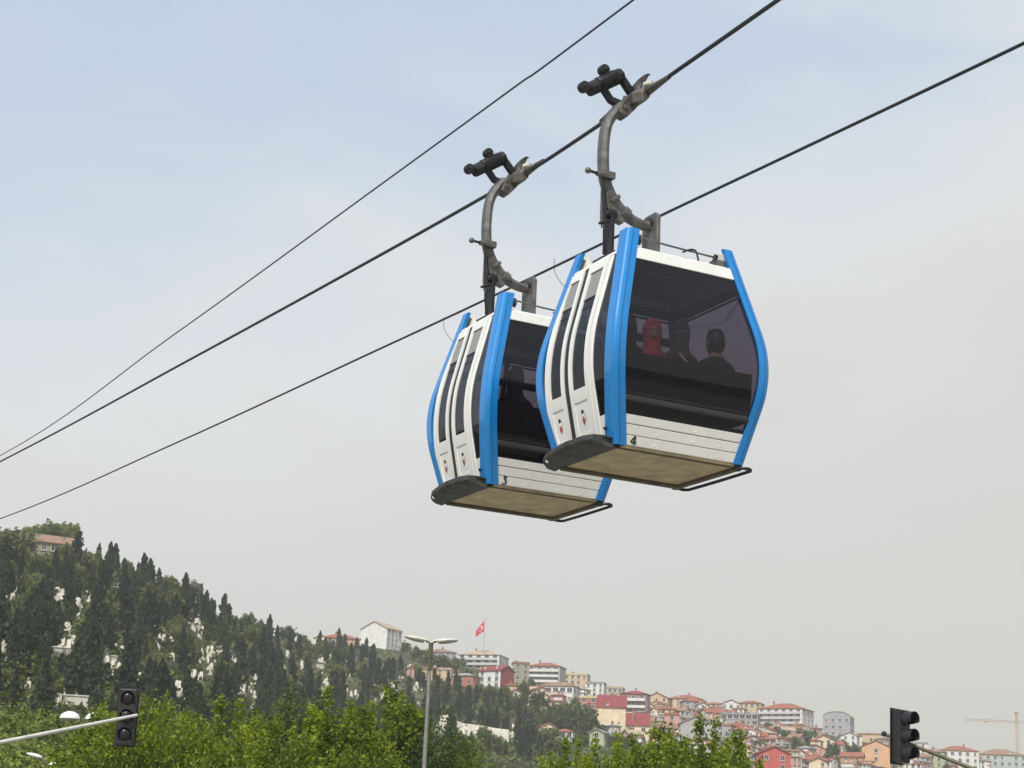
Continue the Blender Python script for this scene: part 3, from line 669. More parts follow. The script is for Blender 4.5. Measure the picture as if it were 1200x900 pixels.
# trees among the houses
TT = [(620, 812, 16), (612, 820, 18), (600, 830, 16), (632, 834, 22), (648, 846, 20), (664, 848, 24), (676, 838, 20), (684, 852, 26), (670, 860, 22), (690, 862, 22), (704, 866, 16), (656, 858, 20), (640, 850, 18), (628, 846, 18), (618, 846, 20), (640, 872, 20), (680, 878, 18), (616, 868, 24), (650, 884, 20), (722, 876, 18), (735, 884, 20), (668, 822, 14), (612, 832, 20), (590, 822, 18), (575, 820, 16), (560, 816, 14),
      (905, 868, 16), (920, 872, 16), (938, 874, 18), (950, 872, 16), (930, 882, 18), (945, 886, 16), (962, 878, 14), (975, 888, 16), (912, 882, 14), (986, 882, 14), (1000, 884, 12), (900, 858, 12), (890, 884, 16), (872, 880, 14), (925, 894, 18), (968, 898, 14), (1045, 884, 12), (1060, 892, 14), (1085, 900, 12), (1012, 866, 8), (1040, 872, 8), (1052, 880, 8), (1065, 886, 10),
      (500, 782, 20), (515, 786, 18), (530, 788, 18), (488, 774, 16), (540, 782, 12), (548, 796, 12), (560, 800, 10), (476, 766, 12), (700, 830, 10), (760, 836, 8), (800, 838, 8), (830, 862, 12), (860, 866, 12), (790, 872, 14), (848, 884, 16), (1110, 906, 10), (1150, 906, 10)]
for px, py, hp in TT:
    p, r = hit(px, py); t_, c_ = rnd.choice(hillb); s_ = hp * r / F_PX / 7.0
    plant_tree('broadleaf_tree', t_, c_, p - Vector((0, 0, .4)), (s_ * 1.25, s_ * 1.25, s_), rnd.uniform(0, 6), 'hazy green tree growing between the houses of the far slope', 'trees between the far houses')
# scrub covering the slope
rg = np.random.default_rng(5); C = []
for i in range(5200):
    px = rg.uniform(-30, 1220) if i % 4 == 0 else rg.uniform(-30, 680); y0 = float(np.interp(px, sx, sy)); p, r = hit(px, y0 + 2 + rg.random() * max(10, 905 - y0))
    x_, y_ = project(p)
    if any(abs(x_ - a) < 4 and -6 < y_ - b < 9 for a, b in SPOTS): continue
    q = rg.normal(size=(7, 3)) * np.array([.9, .9, .35]); q[:, 2] = np.abs(q[:, 2]) + .2; C.append(q + np.array(p))
C = np.vstack(C); n = len(C); U = rvec(rg, n); V = np.cross(U, rvec(rg, n)); V /= np.linalg.norm(V, axis=1, keepdims=True)
me = quads('hillside_scrub', C, U * .62, V * .42, rg.random(n), m_hillleaf); o = link('hillside_scrub', me); tag(o, 'low green scrub covering the hillside between trees and graves', 'scrub'); o['kind'] = 'stuff'
# the two slim poles among the graves
for (px, py, hp) in [(83, 738, 24), (72, 692, 10)]: pass

# ------------------------------------------------------------------ near treetops at the foot of the view
m_tag = [('leafy tree with fresh yellow green leaves, broad crown beside the dark signal head', 190, 830, 52, 2.0, 0, 'A'), ('fresh green tree with rounded crown left of the broad one, behind the signal arm', 135, 842, 56, 1.5, 1, 'A'),
         ('fresh green tree between the broad crowned tree and the dark brownish tree', 262, 834, 55, 1.5, 2, 'A'), ('darker dull green tree behind fresh green crowns, foot of the hill', 345, 818, 66, 1.5, 0, 'D'),
         ('fresh green tree with a tall pointed leading shoot', 398, 812, 54, .95, 1, 'A'), ('fresh green tree with tapering crown left of the lamp pole', 463, 816, 70, .85, 2, 'A'),
         ('fresh green tree with low crown at the pointed tree\'s foot', 322, 856, 48, 1.3, 0, 'A'), ('slim fresh green shoot-like tree beside the lamp pole', 484, 840, 72, .5, 1, 'A'), ('low fresh green tree right beneath the tapering crown', 430, 872, 50, 1.3, 2, 'A'),
         ('dark green bushy tree just right of the lamp pole', 522, 848, 68, 1.0, 0, 'D'), ('small dark green bush-like tree next to the dark bushy one', 556, 870, 66, 1.0, 1, 'D'), ('dark green low tree squeezed behind the lamp pole', 497, 880, 70, .8, 1, 'D'),
         ('open crowned fresh green tree below the small red roofed cream house', 722, 874, 52, 1.2, 1, 'A'), ('fresh green tree with loose leafy shoots before the large grey gable', 822, 858, 50, 1.25, 0, 'A'), ('fresh green tree with loose crown before the mauve block', 772, 862, 54, .9, 2, 'A'), ('low fresh green tree at the edge of the wood before the green gable house', 668, 880, 54, 1.1, 0, 'A'), ('fresh green tree next to the coral red house', 858, 872, 53, 1.1, 2, 'A')]
for label, px, py, hd, wk, v, kind in m_tag:
    tp = at(px, py, hd); s_ = tp.z / 6.5
    if kind == 'A':
        want = 5.2 * wk * .62; wv = min(nearA, key=lambda q_: abs(q_ - want)); t_, c_ = nearA[wv][v % 2]; fat = s_ * want / wv
    else: (t_, c_), fat = nearD[v % 2], s_ * wk * .8
    plant_tree('leafy_tree', t_, c_, (tp.x, tp.y, 0), (fat, fat, s_), px * .37, label)
# hedge-like shrubs on the bank at the lower left
SH = [broad_meshes(120 + i, 3.2, 4.2, 90, 120, 0.085, m_crest, base=0.08) for i in range(2)]
for px, py, hd in [(-12, 838, 95), (12, 846, 92), (35, 836, 98), (52, 850, 90), (70, 858, 94), (88, 866, 88), (20, 868, 84), (48, 878, 82), (2, 882, 80), (70, 884, 80), (100, 850, 100), (112, 868, 90), (90, 896, 76), (30, 896, 74)]:
    tp = at(px, py, hd); t_, c_ = rnd.choice(SH); z0 = max(0.0, tp.z - 4.2); s_ = (tp.z - z0 + .2) / 3.2
    plant_tree('shrub', t_, c_, (tp.x, tp.y, z0 - .2), (s_ * 1.2, s_ * 1.2, s_), rnd.uniform(0, 6), 'dense green shrub on the bank behind the signal arm', 'shrubs on the grassy bank', 'shrub')
# the bank they grow on
bk = MB(); rows = []
for i in range(9):
    x0 = -34 + i * 3.6; rows.append([(x0, 62, -1), (x0, 70, 0.3), (x0, 78, 2.2 + .3 * math.sin(i)), (x0, 90, 4.4 + .4 * math.sin(i * 1.7)), (x0, 104, 5.2), (x0, 118, 3.0), (x0, 130, -1)])
bk.loft(rows); bk_o = bk.build('grassy_bank', mat('bank_grass', (0.055, 0.085, 0.02), 0.95, var=.4, scale=.6, spec=.1), smooth=True); bk_o['kind'] = 'structure'

# ------------------------------------------------------------------ ropeway
YAW = math.radians(26.961)
CD = Vector((-math.sin(YAW), math.cos(YAW), 0)); ND = Vector((math.cos(YAW), math.sin(YAW), 0))
CAB4 = Vector((1.409, 16.737, 3.919 + 1.6)); CAB3 = Vector((0.183, 19.174, 4.007 + 1.6))
m_rope = mat('steel_rope', (0.045, 0.045, 0.05), 0.55, 0.6, var=.4, scale=60)
m_steel = dirty(mat('galvanised_hanger_steel', (0.135, 0.132, 0.122), 0.5, 0.4, var=.35, scale=9, bump=.15), (0.06, 0.05, 0.035), .6, (6, 6, 3))
m_grip = dirty(mat('greasy_grip_steel', (0.10, 0.092, 0.08), 0.5, 0.4, var=.4, scale=12, bump=.2), (0.16, 0.09, 0.04), .5, (8, 8, 8))
m_dark = mat('blackened_grip_steel', (0.022, 0.022, 0.024), 0.5, 0.4, var=.4, scale=14)
m_cream = dirty(mat('weathered_cream_plate', (0.60, 0.57, 0.48), 0.6, var=.1), amount=.5)
def rope_obj(pts, off, rad, label):
    b = MB(); P = [CAB4 + CD * s + ND * off + Vector((0, 0, z - 3.919)) for s, z in pts]
    P = smooth_path(P, 8)
    b.tube(P, rad, 8); o = b.build('cable', m_rope, smooth=True); tag(o, label, 'cable'); return o
RX = -.25
rope_obj([(-60, 8.6), (-30, 8.2), (-10, 7.93), (-2.52, 7.886), (-.62, 7.876), (.02, 7.868), (.82, 7.870), (2.0, 7.886), (2.53, 7.91), (3.38, 7.963), (7.08, 8.215), (15.91, 8.869), (34.24, 10.291), (80, 14.2), (150, 22.3), (250, 40), (420, 86)], RX, 0.022, 'thick steel haul rope carrying both gondola grips')
rope_obj([(-60, 6.2), (-30, 7.2), (-10, 8.05), (-2.34, 8.41), (1.09, 8.59), (4.76, 8.79), (9.93, 9.05), (14.83, 9.33), (28.52, 10.14), (51.08, 11.69), (100, 16), (180, 27), (280, 46), (430, 86)], 3.0, 0.020, 'steel return rope passing behind the gondola roofs')
rope_obj([(-60, 9.6), (-20, 10.45), (3.06, 10.95), (6.49, 11.06), (11.65, 11.24), (24.04, 11.69), (44.26, 12.62), (90, 17), (170, 28), (270, 46), (425, 88)], 1.5, 0.014, 'thin signal cable strung above the haul rope')

m_blue = mat('blue_pillar_paint', (0.002, 0.195, 0.53), 0.30, var=.05, scale=3, coat=.5)
m_seamb = mat('dark_blue_seam', (0.003, 0.07, 0.22), .5)
m_blue = dirty(m_blue, (0.02, 0.09, 0.20), .35, (6, 6, 1.5))
m_white = dirty(mat('white_cabin_paint', (0.74, 0.735, 0.69), 0.42, var=.04, scale=4, coat=.2), (0.34, 0.31, 0.24), .22, (7, 7, 1.5))
m_black = mat('black_rubber', (0.012, 0.012, 0.013), 0.55, var=.3, scale=20)
m_tint = glass_mat('smoked_glass', (0.555, 0.53, 0.58), haze=.015, hazecol=(0.24, 0.22, 0.26))
m_tint2 = glass_mat('deep_smoked_glass', (0.36, 0.345, 0.375))
m_vent = glass_mat('greyed_vent_glass', (0.62, 0.62, 0.60), .15, .55, (0.42, 0.42, 0.38))
m_under = dirty(mat('dirty_floor_pan', (0.40, 0.35, 0.23), 0.85, var=.25, scale=4.5, col2=(0.52, 0.42, 0.23), detail=9), (0.15, 0.14, 0.11), .6, (3.2, 1.6, 2))
m_frame_u = dirty(mat('grimy_floor_frame', (0.10, 0.085, 0.06), 0.8, var=.3, scale=6), (0.04, 0.035, 0.03), .6, (3, 3, 3))
m_bump = dirty(mat('worn_dark_bumper_rubber', (0.03, 0.03, 0.029), 0.7, var=.4, scale=7, bump=.3), (0.16, 0.15, 0.13), .45, (5, 5, 5))
m_seam = mat('olive_seam_backing', (0.12, 0.105, 0.05), .8)  # dark olive backing panel that shows in the joints between planks
m_in = mat('cabin_interior_grey', (0.06, 0.06, 0.065), .7)
m_seat = mat('black_seat_cushion', (0.02, 0.02, 0.022), .7, var=.2)
m_red2 = mat('emblem_red', (0.45, 0.02, 0.02), .5); m_grey2 = mat('emblem_grey', (0.25, 0.27, 0.24), .5); m_wht2 = mat('emblem_white', (.82, .82, .80), .5)

def prof(z, bot, apex, top, za=.95, Hh=2.25, w=.4):
    lo = lambda q: bot + (apex - bot) * q / za
    hi = lambda q: apex + (top - apex) * (q - za) / (Hh - za)
    if z <= za - w: return lo(z)
    if z >= za + w: return hi(z)
    t = (z - za + w) / (2 * w); return lo(za - w) * (1 - t) ** 2 + 2 * t * (1 - t) * apex + hi(za + w) * t * t
PA = lambda z: prof(z, .746, .952, .628)
PB = lambda z: prof(z, .58, .845, .54)
def fp_(face, u, z, off):
    if face == 'f': return (u, -(PB(z) + off), z)
    if face == 'b': return (-u, PB(z) + off, z)
    if face == 'l': return (-(PA(z) + off), u, z)
    return (PA(z) + off, -u, z)
def panel(b, face, u0, u1, z0, z1, off, th, nz=14, mi=0):
    """curved slab that follows the bulging side of the cabin"""
    g0 = u0 if callable(u0) else (lambda z: u0); g1 = u1 if callable(u1) else (lambda z: u1)
    rg_ = []
    for i in range(nz + 1):
        z = z0 + (z1 - z0) * i / nz
        rg_.append([fp_(face, g0(z), z, off), fp_(face, g1(z), z, off), fp_(face, g1(z), z, off - th), fp_(face, g0(z), z, off - th)])
    return b.loft(rg_, mi=mi)

def digit_mesh(ch, h):
    """painted figure, strokes of even weight"""
    w = .085 * h; b = MB()
    if ch == '4': st = [[(.60, 1.0), (.02, .33)], [(.02, .30), (.92, .30)], [(.66, 1.02), (.60, 0)]]
    else:
        arc = lambda cx, cy, r1, r2, t0, t1: [(cx + r1 * math.cos(math.radians(t0 + (t1 - t0) * i / 10)), cy + r2 * math.sin(math.radians(t0 + (t1 - t0) * i / 10))) for i in range(11)]
        st = [[(.10, .96), (.72, .96)], [(.70, .96), (.34, .58)], arc(.36, .30, .36, .29, 82, -150)]
    for i, ln in enumerate(st):
        P = [Vector((x * h * .78, 0, z * h)) for x, z in ln]; rg_ = []
        for k, p in enumerate(P):
            d = (P[min(k + 1, len(P) - 1)] - P[max(k - 1, 0)]).normalized(); n = Vector((-d.z, 0, d.x)) * w; e_ = -.004 - .0006 * i
            rg_.append([p - n, p + n, p + n + Vector((0, e_, 0)), p - n + Vector((0, e_, 0))])
        b.loft(rg_)
    return b.mesh('digit')

def coil(b, p, q, R_, rad, turns):
    p, q = Vector(p), Vector(q); d = (q - p).normalized(); x = d.cross(Vector((0, 1, 0))).normalized(); y = d.cross(x)
    n = turns * 12
    b.tube([p.lerp(q, i / n) + x * R_ * math.cos(i * math.pi / 6) + y * R_ * math.sin(i * math.pi / 6) for i in range(n + 1)], rad, 6)

def smooth_it(o_):
    o_.data.shade_smooth(); o_.data.set_sharp_from_angle(angle=math.radians(35))

def make_gondola(loc, digit, zr, label):
    o = empty('gondola', loc, YAW, label, 'gondola', None)
    lx, ly = .125, .155
    # pillars
    for sx_ in (-1, 1):
        for sy_ in (-1, 1):
            rings = []; e_ = .012
            for i in range(31):
                z = -.005 + 2.255 * i / 30; a, b_ = PA(z), PB(z)
                pl = [(a - lx, b_ + e_), (a - .035, b_ + e_), (a - .012, b_ + e_ - .008), (a + e_ - .008, b_ - .012), (a + e_, b_ - .035), (a + e_, b_ - ly), (a - .035, b_ - ly), (a - .04, b_ - .045), (a - .05, b_ - .04), (a - lx, b_ - .035)]
                rings.append([(sx_ * x, sy_ * y, z) for x, y in pl])
            b = MB(); b.loft(rings); nf_ = len(rings[0])
            for i in range((len(rings) - 1) * nf_):
                if i % nf_ in (6, 7, 8): b.mi[i] = 1
            p = b.build('pillar', [m_blue, m_in], o)
            b = MB(); rg_ = []
            for i in range(29):
                z = .02 + 2.2 * i / 28; a, b_ = PA(z), PB(z); rg_.append([(sx_ * (a - u_), sy_ * (b_ + q_), z) for u_, q_ in ((.052, .006), (.058, .006), (.058, .0135), (.052, .0135))])
            b.loft(rg_); b.build('seam', m_seamb, p)
            # pale bracket that ties the pillar head to the roof
            z0, z1 = 1.99, 2.235; b = MB()
            a0, b0, a1, b1 = PA(z0), PB(z0), PA(z1), PB(z1); s = []
            for t in (0, 1):
                k = .05 + t * .03
                s.append([(sx_ * (a0 - k), sy_ * (b0 - .05), z0), (sx_ * (a0 - k - .10), sy_ * (b0 - .32 + t * .14), z0 + .02), (sx_ * (a1 - k - .05), sy_ * (b1 - .14 + t * .03), z1), (sx_ * (a1 - k), sy_ * (b1 - .06), z1)])
            b.loft(s); b.build('bracket', m_cream, p, bevel=.006, seg=1)
    U = lambda z: PA(z) - lx + .004; V = lambda z: PB(z) - ly + .004
    mU = lambda z: -U(z); mV = lambda z: -V(z)
    # front and back: header, window, ribbed planks
    for face in ('f', 'b', 'r'):
        G0, G1 = (mU, U) if face in 'fb' else (mV, V)
        nm = {'f': 'front', 'b': 'rear', 'r': 'side'}[face]
        b = MB(); panel(b, face, G0, G1, 1.905, 2.03, .008, .06, 3); b.build('header', m_white, o, bevel=.008)
        b = MB(); panel(b, face, G0, G1, .292, 1.902, 0, .008, 26); w = b.build('window', m_tint, o, smooth=False)
        smooth_it(w)
        b = MB(); panel(b, face, G0, G1, 1.80, 1.90, -.012, .01, 3); b.build('window_band', m_black, w)
        b = MB(); panel(b, face, G0, G1, 1.765, 1.785, -.012, .01, 1); b.build('window_band', m_in, w)
        b = MB(); panel(b, face, G0, G1, .292, .33, -.012, .012, 2); b.build('window_seal', m_black, w)
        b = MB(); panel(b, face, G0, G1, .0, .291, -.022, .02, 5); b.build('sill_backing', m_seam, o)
        for z0, z1 in ((.206, .290), (.104, .198), (.004, .098)):
            b = MB(); panel(b, face, G0, G1, z0, z1, 0.0, .02, 3); pk = b.build('plank', m_white, o, bevel=.005)
            for uu in (-.3, .12, .42):
                c = fp_(face, uu * (1 if face in 'fb' else .8), (z0 + z1) / 2 - .015, .001); q = MB(); q.ball(c, .007, 8, 6); q.build('rivet', m_wht2, pk)
    # a rail across the rear window
    b = MB(); panel(b, 'b', mU, U, 1.52, 1.60, -.03, .02, 2); b.build('vent_bar', m_in, o)
    b = MB(); panel(b, 'b', -.06, .0, .33, 1.8, -.03, .02, 10); b.build('mullion', m_in, o)
    # door side
    b = MB(); panel(b, 'l', mV, V, 1.995, 2.03, .0, .05, 2); b.build('header', m_white, o)
    for u0, u1 in ((mV, -.378), (lambda z: min(.575, V(z) - .004), V)):
        b = MB(); panel(b, 'l', u0, u1, .30, 1.99, -.01, .008, 24); w = b.build('side_window', m_tint2, o); smooth_it(w)
        b = MB(); panel(b, 'l', u0, u1, .06, .296, -.005, .03, 6); b.build('side_panel', m_white, o)
    b = MB(); panel(b, 'l', -.376, -.312, .06, 1.99, .004, .04, 26); b.build('door_post', m_white, o, bevel=.006, seg=1)
    b = MB(); panel(b, 'l', .078, .196, .05, 1.99, -.006, .02, 26); b.build('rubber_seal', m_black, o)
    c_ = fp_('l', -.47, .165, .0); b = MB(); b.tube([c_, (c_[0] - .02, c_[1], c_[2]), (c_[0] - .03, c_[1] - .04, c_[2] - .02)], [.014, .012, .016], 8); b.build('door_latch', m_black, o, smooth=True)
    for d0, d1, g0, g1 in ((-.304, .086, -.232, .022), (.190, .570, .246, .466)):
        dm = (g0 + g1) / 2
        if d1 > .3:                                       # the leaf narrows where the pillar leans in
            d1 = lambda z: min(.570, V(z) - .002); g1 = lambda z: min(.466, V(z) - .045)
        b = MB()
        for u0, u1 in ((d0, g0), (g1, d1)): panel(b, 'l', u0, u1, .05, 1.99, .012, .035, 28)
        panel(b, 'l', g0, g1, 1.90, 1.99, .012, .035, 3); panel(b, 'l', g0, g1, .50, .625, .012, .035, 4); panel(b, 'l', g0, g1, .05, .185, .012, .035, 4)
        panel(b, 'l', g0, g1, .185, .50, .004, .025, 6)
        dr = b.build('door', m_white, o)
        b = MB(); panel(b, 'l', g0, g1, .625, 1.585, -.004, .008, 20); w = b.build('door_window', m_tint2, dr); smooth_it(w)
        b = MB(); panel(b, 'l', g0, g1, 1.60, 1.90, -.002, .008, 6); w = b.build('vent_window', m_vent, dr); smooth_it(w)
        b = MB(); panel(b, 'l', g0, g1, 1.585, 1.60, .002, .02, 1); b.build('transom', m_black, dr)
        b = MB(); panel(b, 'l', g0, g1, 1.485, 1.495, .0, .012, 1); b.build('transom', m_black, dr)
        # emblem: dark cap, pale leaf, red drop
        def emb(pts, m_, off, nm):
            q = MB(); ps = [fp_('l', dm + x, .345 + z, off) for x, z in pts]; q.add(ps, [tuple(range(len(ps)))])
            q2 = [(p_[0] + .003, p_[1], p_[2]) for p_ in ps]; q.add(q2, [tuple(reversed(range(len(ps))))]); return q.build(nm, m_, dr)
        ell = lambda cx, cz, rx, rz, n=14: [(cx + rx * math.cos(2 * math.pi * i / n), cz + rz * math.sin(2 * math.pi * i / n)) for i in range(n)]
        emb(ell(0, .0, .038, .062), m_grey2, .0055, 'emblem_ring'); emb(ell(0, .0, .029, .052), m_wht2, .007, 'emblem_leaf')
        emb(ell(0.006, .052, .022, .022), m_black, .0085, 'emblem_cap')
        emb([(0, .012), (-.018, -.012), (-.02, -.04), (-.008, -.068), (0, -.076), (.008, -.068), (.02, -.04), (.018, -.012)], m_red2, .0085, 'emblem_drop')
    # digit on the lowest front plank
    z = .042; slope = (PB(.1) - PB(0)) / .1
    t = link('digit', digit_mesh(digit, .086), m_black, o)
    t.location = fp_('f', -.575, .010, .001); t.rotation_euler = (math.atan(slope), 0, 0)
    # roof and ceiling
    rings = []
    for z, k in ((1.985, -.02), (2.03, -.015), (2.055, -.05), (2.085, -.16), (2.10, -.34)):
        a, b_ = PA(2.0) + k, PB(2.0) + k; c = .12; rings.append([(a - c, -b_, z), (a, -b_ + c, z), (a, b_ - c, z), (a - c, b_, z), (-a + c, b_, z), (-a, b_ - c, z), (-a, -b_ + c, z), (-a + c, -b_, z)])
    b = MB(); b.loft(rings); b.build('roof', m_white, o)
    b = MB(); b.loft([[(-.55, -.5, z), (.55, -.5, z), (.55, .5, z), (-.55, .5, z)] for z in (1.955, 1.975)]); b.build('ceiling', m_in, o)
    # floor pan
    b = MB(); rings = []
    for z, k in ((-.028, -.05), (-.02, -.015), (.03, -.02), (.045, -.03)):
        a, b_ = PA(0) + k, PB(0) + k; c = .08; rings.append([(a - c, -b_, z), (a, -b_ + c, z), (a, b_ - c, z), (a - c, b_, z), (-a + c, b_, z), (-a, b_ - c, z), (-a, -b_ + c, z), (-a + c, -b_, z)])
    b.loft(rings); fl_ = b.build('floor_pan', m_under, o)
    a, b_ = PA(0) - .03, PB(0) - .03
    for x0, x1, y0, y1 in ((-a, a, b_ - .07, b_), (a - .06, a, -b_, b_ - .072), (-a, a - .062, -b_, -b_ + .03)):
        b = MB(); b.box(x0, x1, y0, y1, -.062 if y0 > 0 or x0 > 0 else -.036, -.024); b.build('floor_frame', m_frame_u, fl_, bevel=.006, seg=1)
    # curved bumper step under the doors
    outer = [(-.79, -.555), (-.90, -.585), (-.985, -.56), (-1.035, -.43), (-1.045, -.13), (-1.02, .1), (-.95, .44), (-.885, .60), (-.82, .68)]
    b = MB(); rg_ = []
    for x, y in outer:
        xi = -.69
        rg_.append([(xi, y, -.036), (x + .12, y, -.046), (x + .03, y, -.03), (x, y, .005), (x + .004, y, .055), (x + .022, y, .064), (x + .05, y, .045), (xi, y, .045)])
    b.loft(rg_); b.build('bumper_step', m_bump, o, bevel=.004, seg=1)
    b = MB(); b.ball((-.93, .42, -.02), .018, 8, 6); b.build('step_bolt', m_wht2, o)
    # guide rail on the far side
    b = MB(); P = [(.70, -.54, -.03), (.79, -.60, -.035), (.845, -.565, -.04), (.845, -.50, -.045), (.845, 0, -.048), (.845, .50, -.045), (.845, .58, -.04), (.79, .62, -.035), (.69, .58, -.03)]
    b.tube(smooth_path(P, 5), .017, 8); b.build('guide_rail', m_dark, o, smooth=True)
    for y in (-.53, .57):
        b = MB(); b.tube([(.70, y, -.055), (.70, y, .0)], .05, 12); b.build('rail_foot', m_dark, o, bevel=.006, seg=1)
    # benches
    for s in (-1, 1):
        b = MB(); b.box(-.72, .72, s * .28 if s > 0 else -.72, .72 if s > 0 else -.28, .40, .47); b.box(-.68, .68, min(s * .34, s * .40), max(s * .34, s * .40), .046, .40)
        be = b.build('bench', m_seat, o, bevel=.02)
        b = MB(); b.loft([[(x, s * .71, .47), (x, s * .645, .47), (x, s * .69, .90), (x, s * .745, .90)] for x in (-.74, .74)]); b.build('backrest', m_seat, be, bevel=.015)
    # ---------------- roof gear
    b = MB(); b.tube(smooth_path([(-.50, -.50, 2.19), (-.2, -.50, 2.17), (.2, -.50, 2.16), (.44, -.50, 2.155)], 4), .011, 8); rl = b.build('roof_rail', m_steel, o, smooth=True)
    b = MB(); b.tube(smooth_path([(-.02, -.60, 2.09), (.12, -.52, 2.17), (.20, -.50, 2.175), (.22, -.52, 2.07)], 4), .010, 8); b.build('hook', m_dark, rl, smooth=True)
    b = MB(); b.tube(smooth_path([(.34, -.60, 2.07), (.44, -.52, 2.15), (.47, -.50, 2.16)], 4), .010, 8); b.build('hook', m_dark, rl, smooth=True)
    b = MB(); b.box(.40, .53, -.54, -.44, 2.06, 2.12, 0); b.build('rail_block', m_steel, o, bevel=.008)
    b = MB(); b.box(.44, .58, -.53, -.45, 2.12, 2.20); b.build('rail_clamp', m_cream, o, bevel=.012)
    b = MB(); b.tube([(.43, -.50, 2.155), (.45, -.50, 2.155)], .035, 12); b.build('rail_nut', m_dark, o)
    b = MB(); b.ball((-.47, -.49, 2.16), .045, 10, 8, sc=(.6, 1, 1.3)); b.build('rail_nut', m_steel, o, smooth=True)
    b = MB(); b.tube(smooth_path([(-.59, .30, 2.06), (-.60, .12, 2.08), (-.58, .0, 2.11), (-.55, -.12, 2.10)], 4), .012, 6); b.build('door_linkage', m_steel, o, smooth=True)
    b = MB(); b.ball((-.58, .14, 2.10), .03, 8, 6); b.ball((-.57, .05, 2.12), .025, 8, 6); b.build('linkage_joint', m_cream, o, smooth=True)
    # whisker wire on the rear pillar
    b = MB(); b.tube(smooth_path([(-.70, PB(1.9) - .02, 1.92), (-.78, .58, 1.97), (-.85, .57, 2.06), (-.86, .57, 2.20)], 5), .003, 5); b.build('whisker_wire', m_dark, o, smooth=True)
    # ---------------- hanger
    zp = 2.545
    for x in (-.535, -.03):
        b = MB()
        yl, yr, z0, z1 = (-.15, .15, 2.06, 2.68) if x > -.3 else (-.07, .10, 2.06, 2.60)
        ring = lambda xx: [(xx, yl, z0), (xx, yr, z0), (xx, yr, z1 - .05), (xx, yr - .05, z1), (xx, yl + .05, z1), (xx, yl, z1 - .05)]
        b.loft([ring(x - .022), ring(x + .022)]); pt = b.build('hanger_plate', m_steel if x > -.3 else m_dark, o, bevel=.005, seg=1)
        b = MB(); b.tube([(x - .05, -.02, zp + .03), (x + .05, -.02, zp + .03)], .055, 16); b.build('pivot_boss', m_dark, pt, bevel=.006, seg=1)
        b = MB(); b.tube([(x - .062, -.02, zp + .03), (x + .062, -.02, zp + .03)], .028, 12); b.build('pivot_pin', m_steel, pt)
        b = MB(); b.box(x - .075, x + .075, -.21, .21, 2.05, 2.115); b.build('plate_foot', m_dark, pt, bevel=.008, seg=1)
    arm = smooth_path([(-.02, 0, zp), (-.18, 0, zp + .005), (-.33, 0, zp + .055), (-.46, 0, zp + .15), (-.565, 0, zp + .29), (-.618, 0, zp + .44), (-.635, 0, zp + .60), (-.636, 0, zp + .78), (-.622, 0, zp + .94), (-.585, 0, zp + 1.07), (-.525, 0, zp + 1.17), (-.45, 0, zp + 1.27), (-.38, 0, zr - .10)], 4)
    n_ = len(arm); rad = [.066 if i < 8 else (.073 if i < 40 else .070) for i in range(n_)]
    b = MB(); b.tube(arm, [q_ * .94 for q_ in rad], 8, squash=.9); ar = b.build('hanger_arm', m_steel, o, smooth=True)
    for i0, i1, rr_ in ((8, 10, .092), (13, 14, .098)):
        b = MB(); b.tube(arm[i0:i1 + 1], rr_, 14, squash=.85); b.build('weld_collar', m_steel, ar, bevel=.01)
    b = MB(); b.loft([[(-.64, y, zp + .40), (-.56, y, zp + .37), (-.45, y, zp + .20), (-.30, y, zp + .08), (-.40, y, zp - .05), (-.50, y, zp - .02), (-.58, y, zp + .06)] for y in (-.045, .045)]); b.build('gusset', m_steel, ar, bevel=.006, seg=1)
    b = MB(); b.loft([[(-.645, y, zp + .42), (-.60, y, zp + .40), (-.585, y, zp - .06), (-.625, y, zp - .14), (-.645, y, zp - .02)] for y in (-.02, .02)]); b.build('side_strap', m_steel, ar, bevel=.004, seg=1)
    # door-opening lever
    zl = zp + .42
    b = MB(); b.tube([(-.55, -.09, zl), (-.76, -.10, zl - .015)], .030, 10); b.box(-.70, -.55, -.12, -.05, zl - .035, zl + .035); lv = b.build('door_lever', m_steel, o, smooth=False)
    b = MB(); b.tube([(-.76, -.10, zl - .015), (-.86, -.105, zl - .01)], .016, 8); b.build('lever_pin', m_dark, lv, smooth=True)
    b = MB(); b.ball((-.87, -.105, zl - .01), .034, 12, 8); b.build('lever_roller', m_steel, lv, smooth=True)
    b = MB(); b.tube([(-.69, -.09, zl - .03), (-.665, -.09, zp - .02), (-.65, -.09, zp - .13)], .012, 8); b.build('pull_rod', m_dark, o, smooth=True)
    b = MB(); b.tube(smooth_path([(-.65, -.09, zp - .12), (-.655, -.09, zp - .22), (-.62, -.05, zp - .34), (-.58, 0, zp - .44)], 4), .011, 8); b.build('release_cable', m_black, o, smooth=True)
    b = MB(); b.tube([(-.71, -.09, zp - .13), (-.60, -.09, zp - .08)], .016, 8); b.build('rod_clip', m_dark, o)
    # ---------------- grip
    R_ = RX
    b = MB()
    b.loft([[(R_ - .13 * k, y, zr - .13), (R_ + .04 * k, y, zr - .062), (R_ + .046 * k, y, zr + .01), (R_ + .02, y, zr + .05), (R_ - .06 * k, y, zr + .06), (R_ - .15 * k, y, zr - .02)] for y, k in ((-.24, .5), (-.14, 1), (.20, 1), (.34, .5))]); gp = b.build('grip_jaw', m_grip, o, bevel=.008)
    b = MB(); b.tube([(R_, -.64, zr), (R_, -.44, zr), (R_, -.18, zr), (R_, .22, zr), (R_, .50, zr), (R_, .76, zr + .005)], [.025, .036, .050, .050, .036, .024], 12); b.build('rope_sleeve', m_grip, gp, smooth=True)
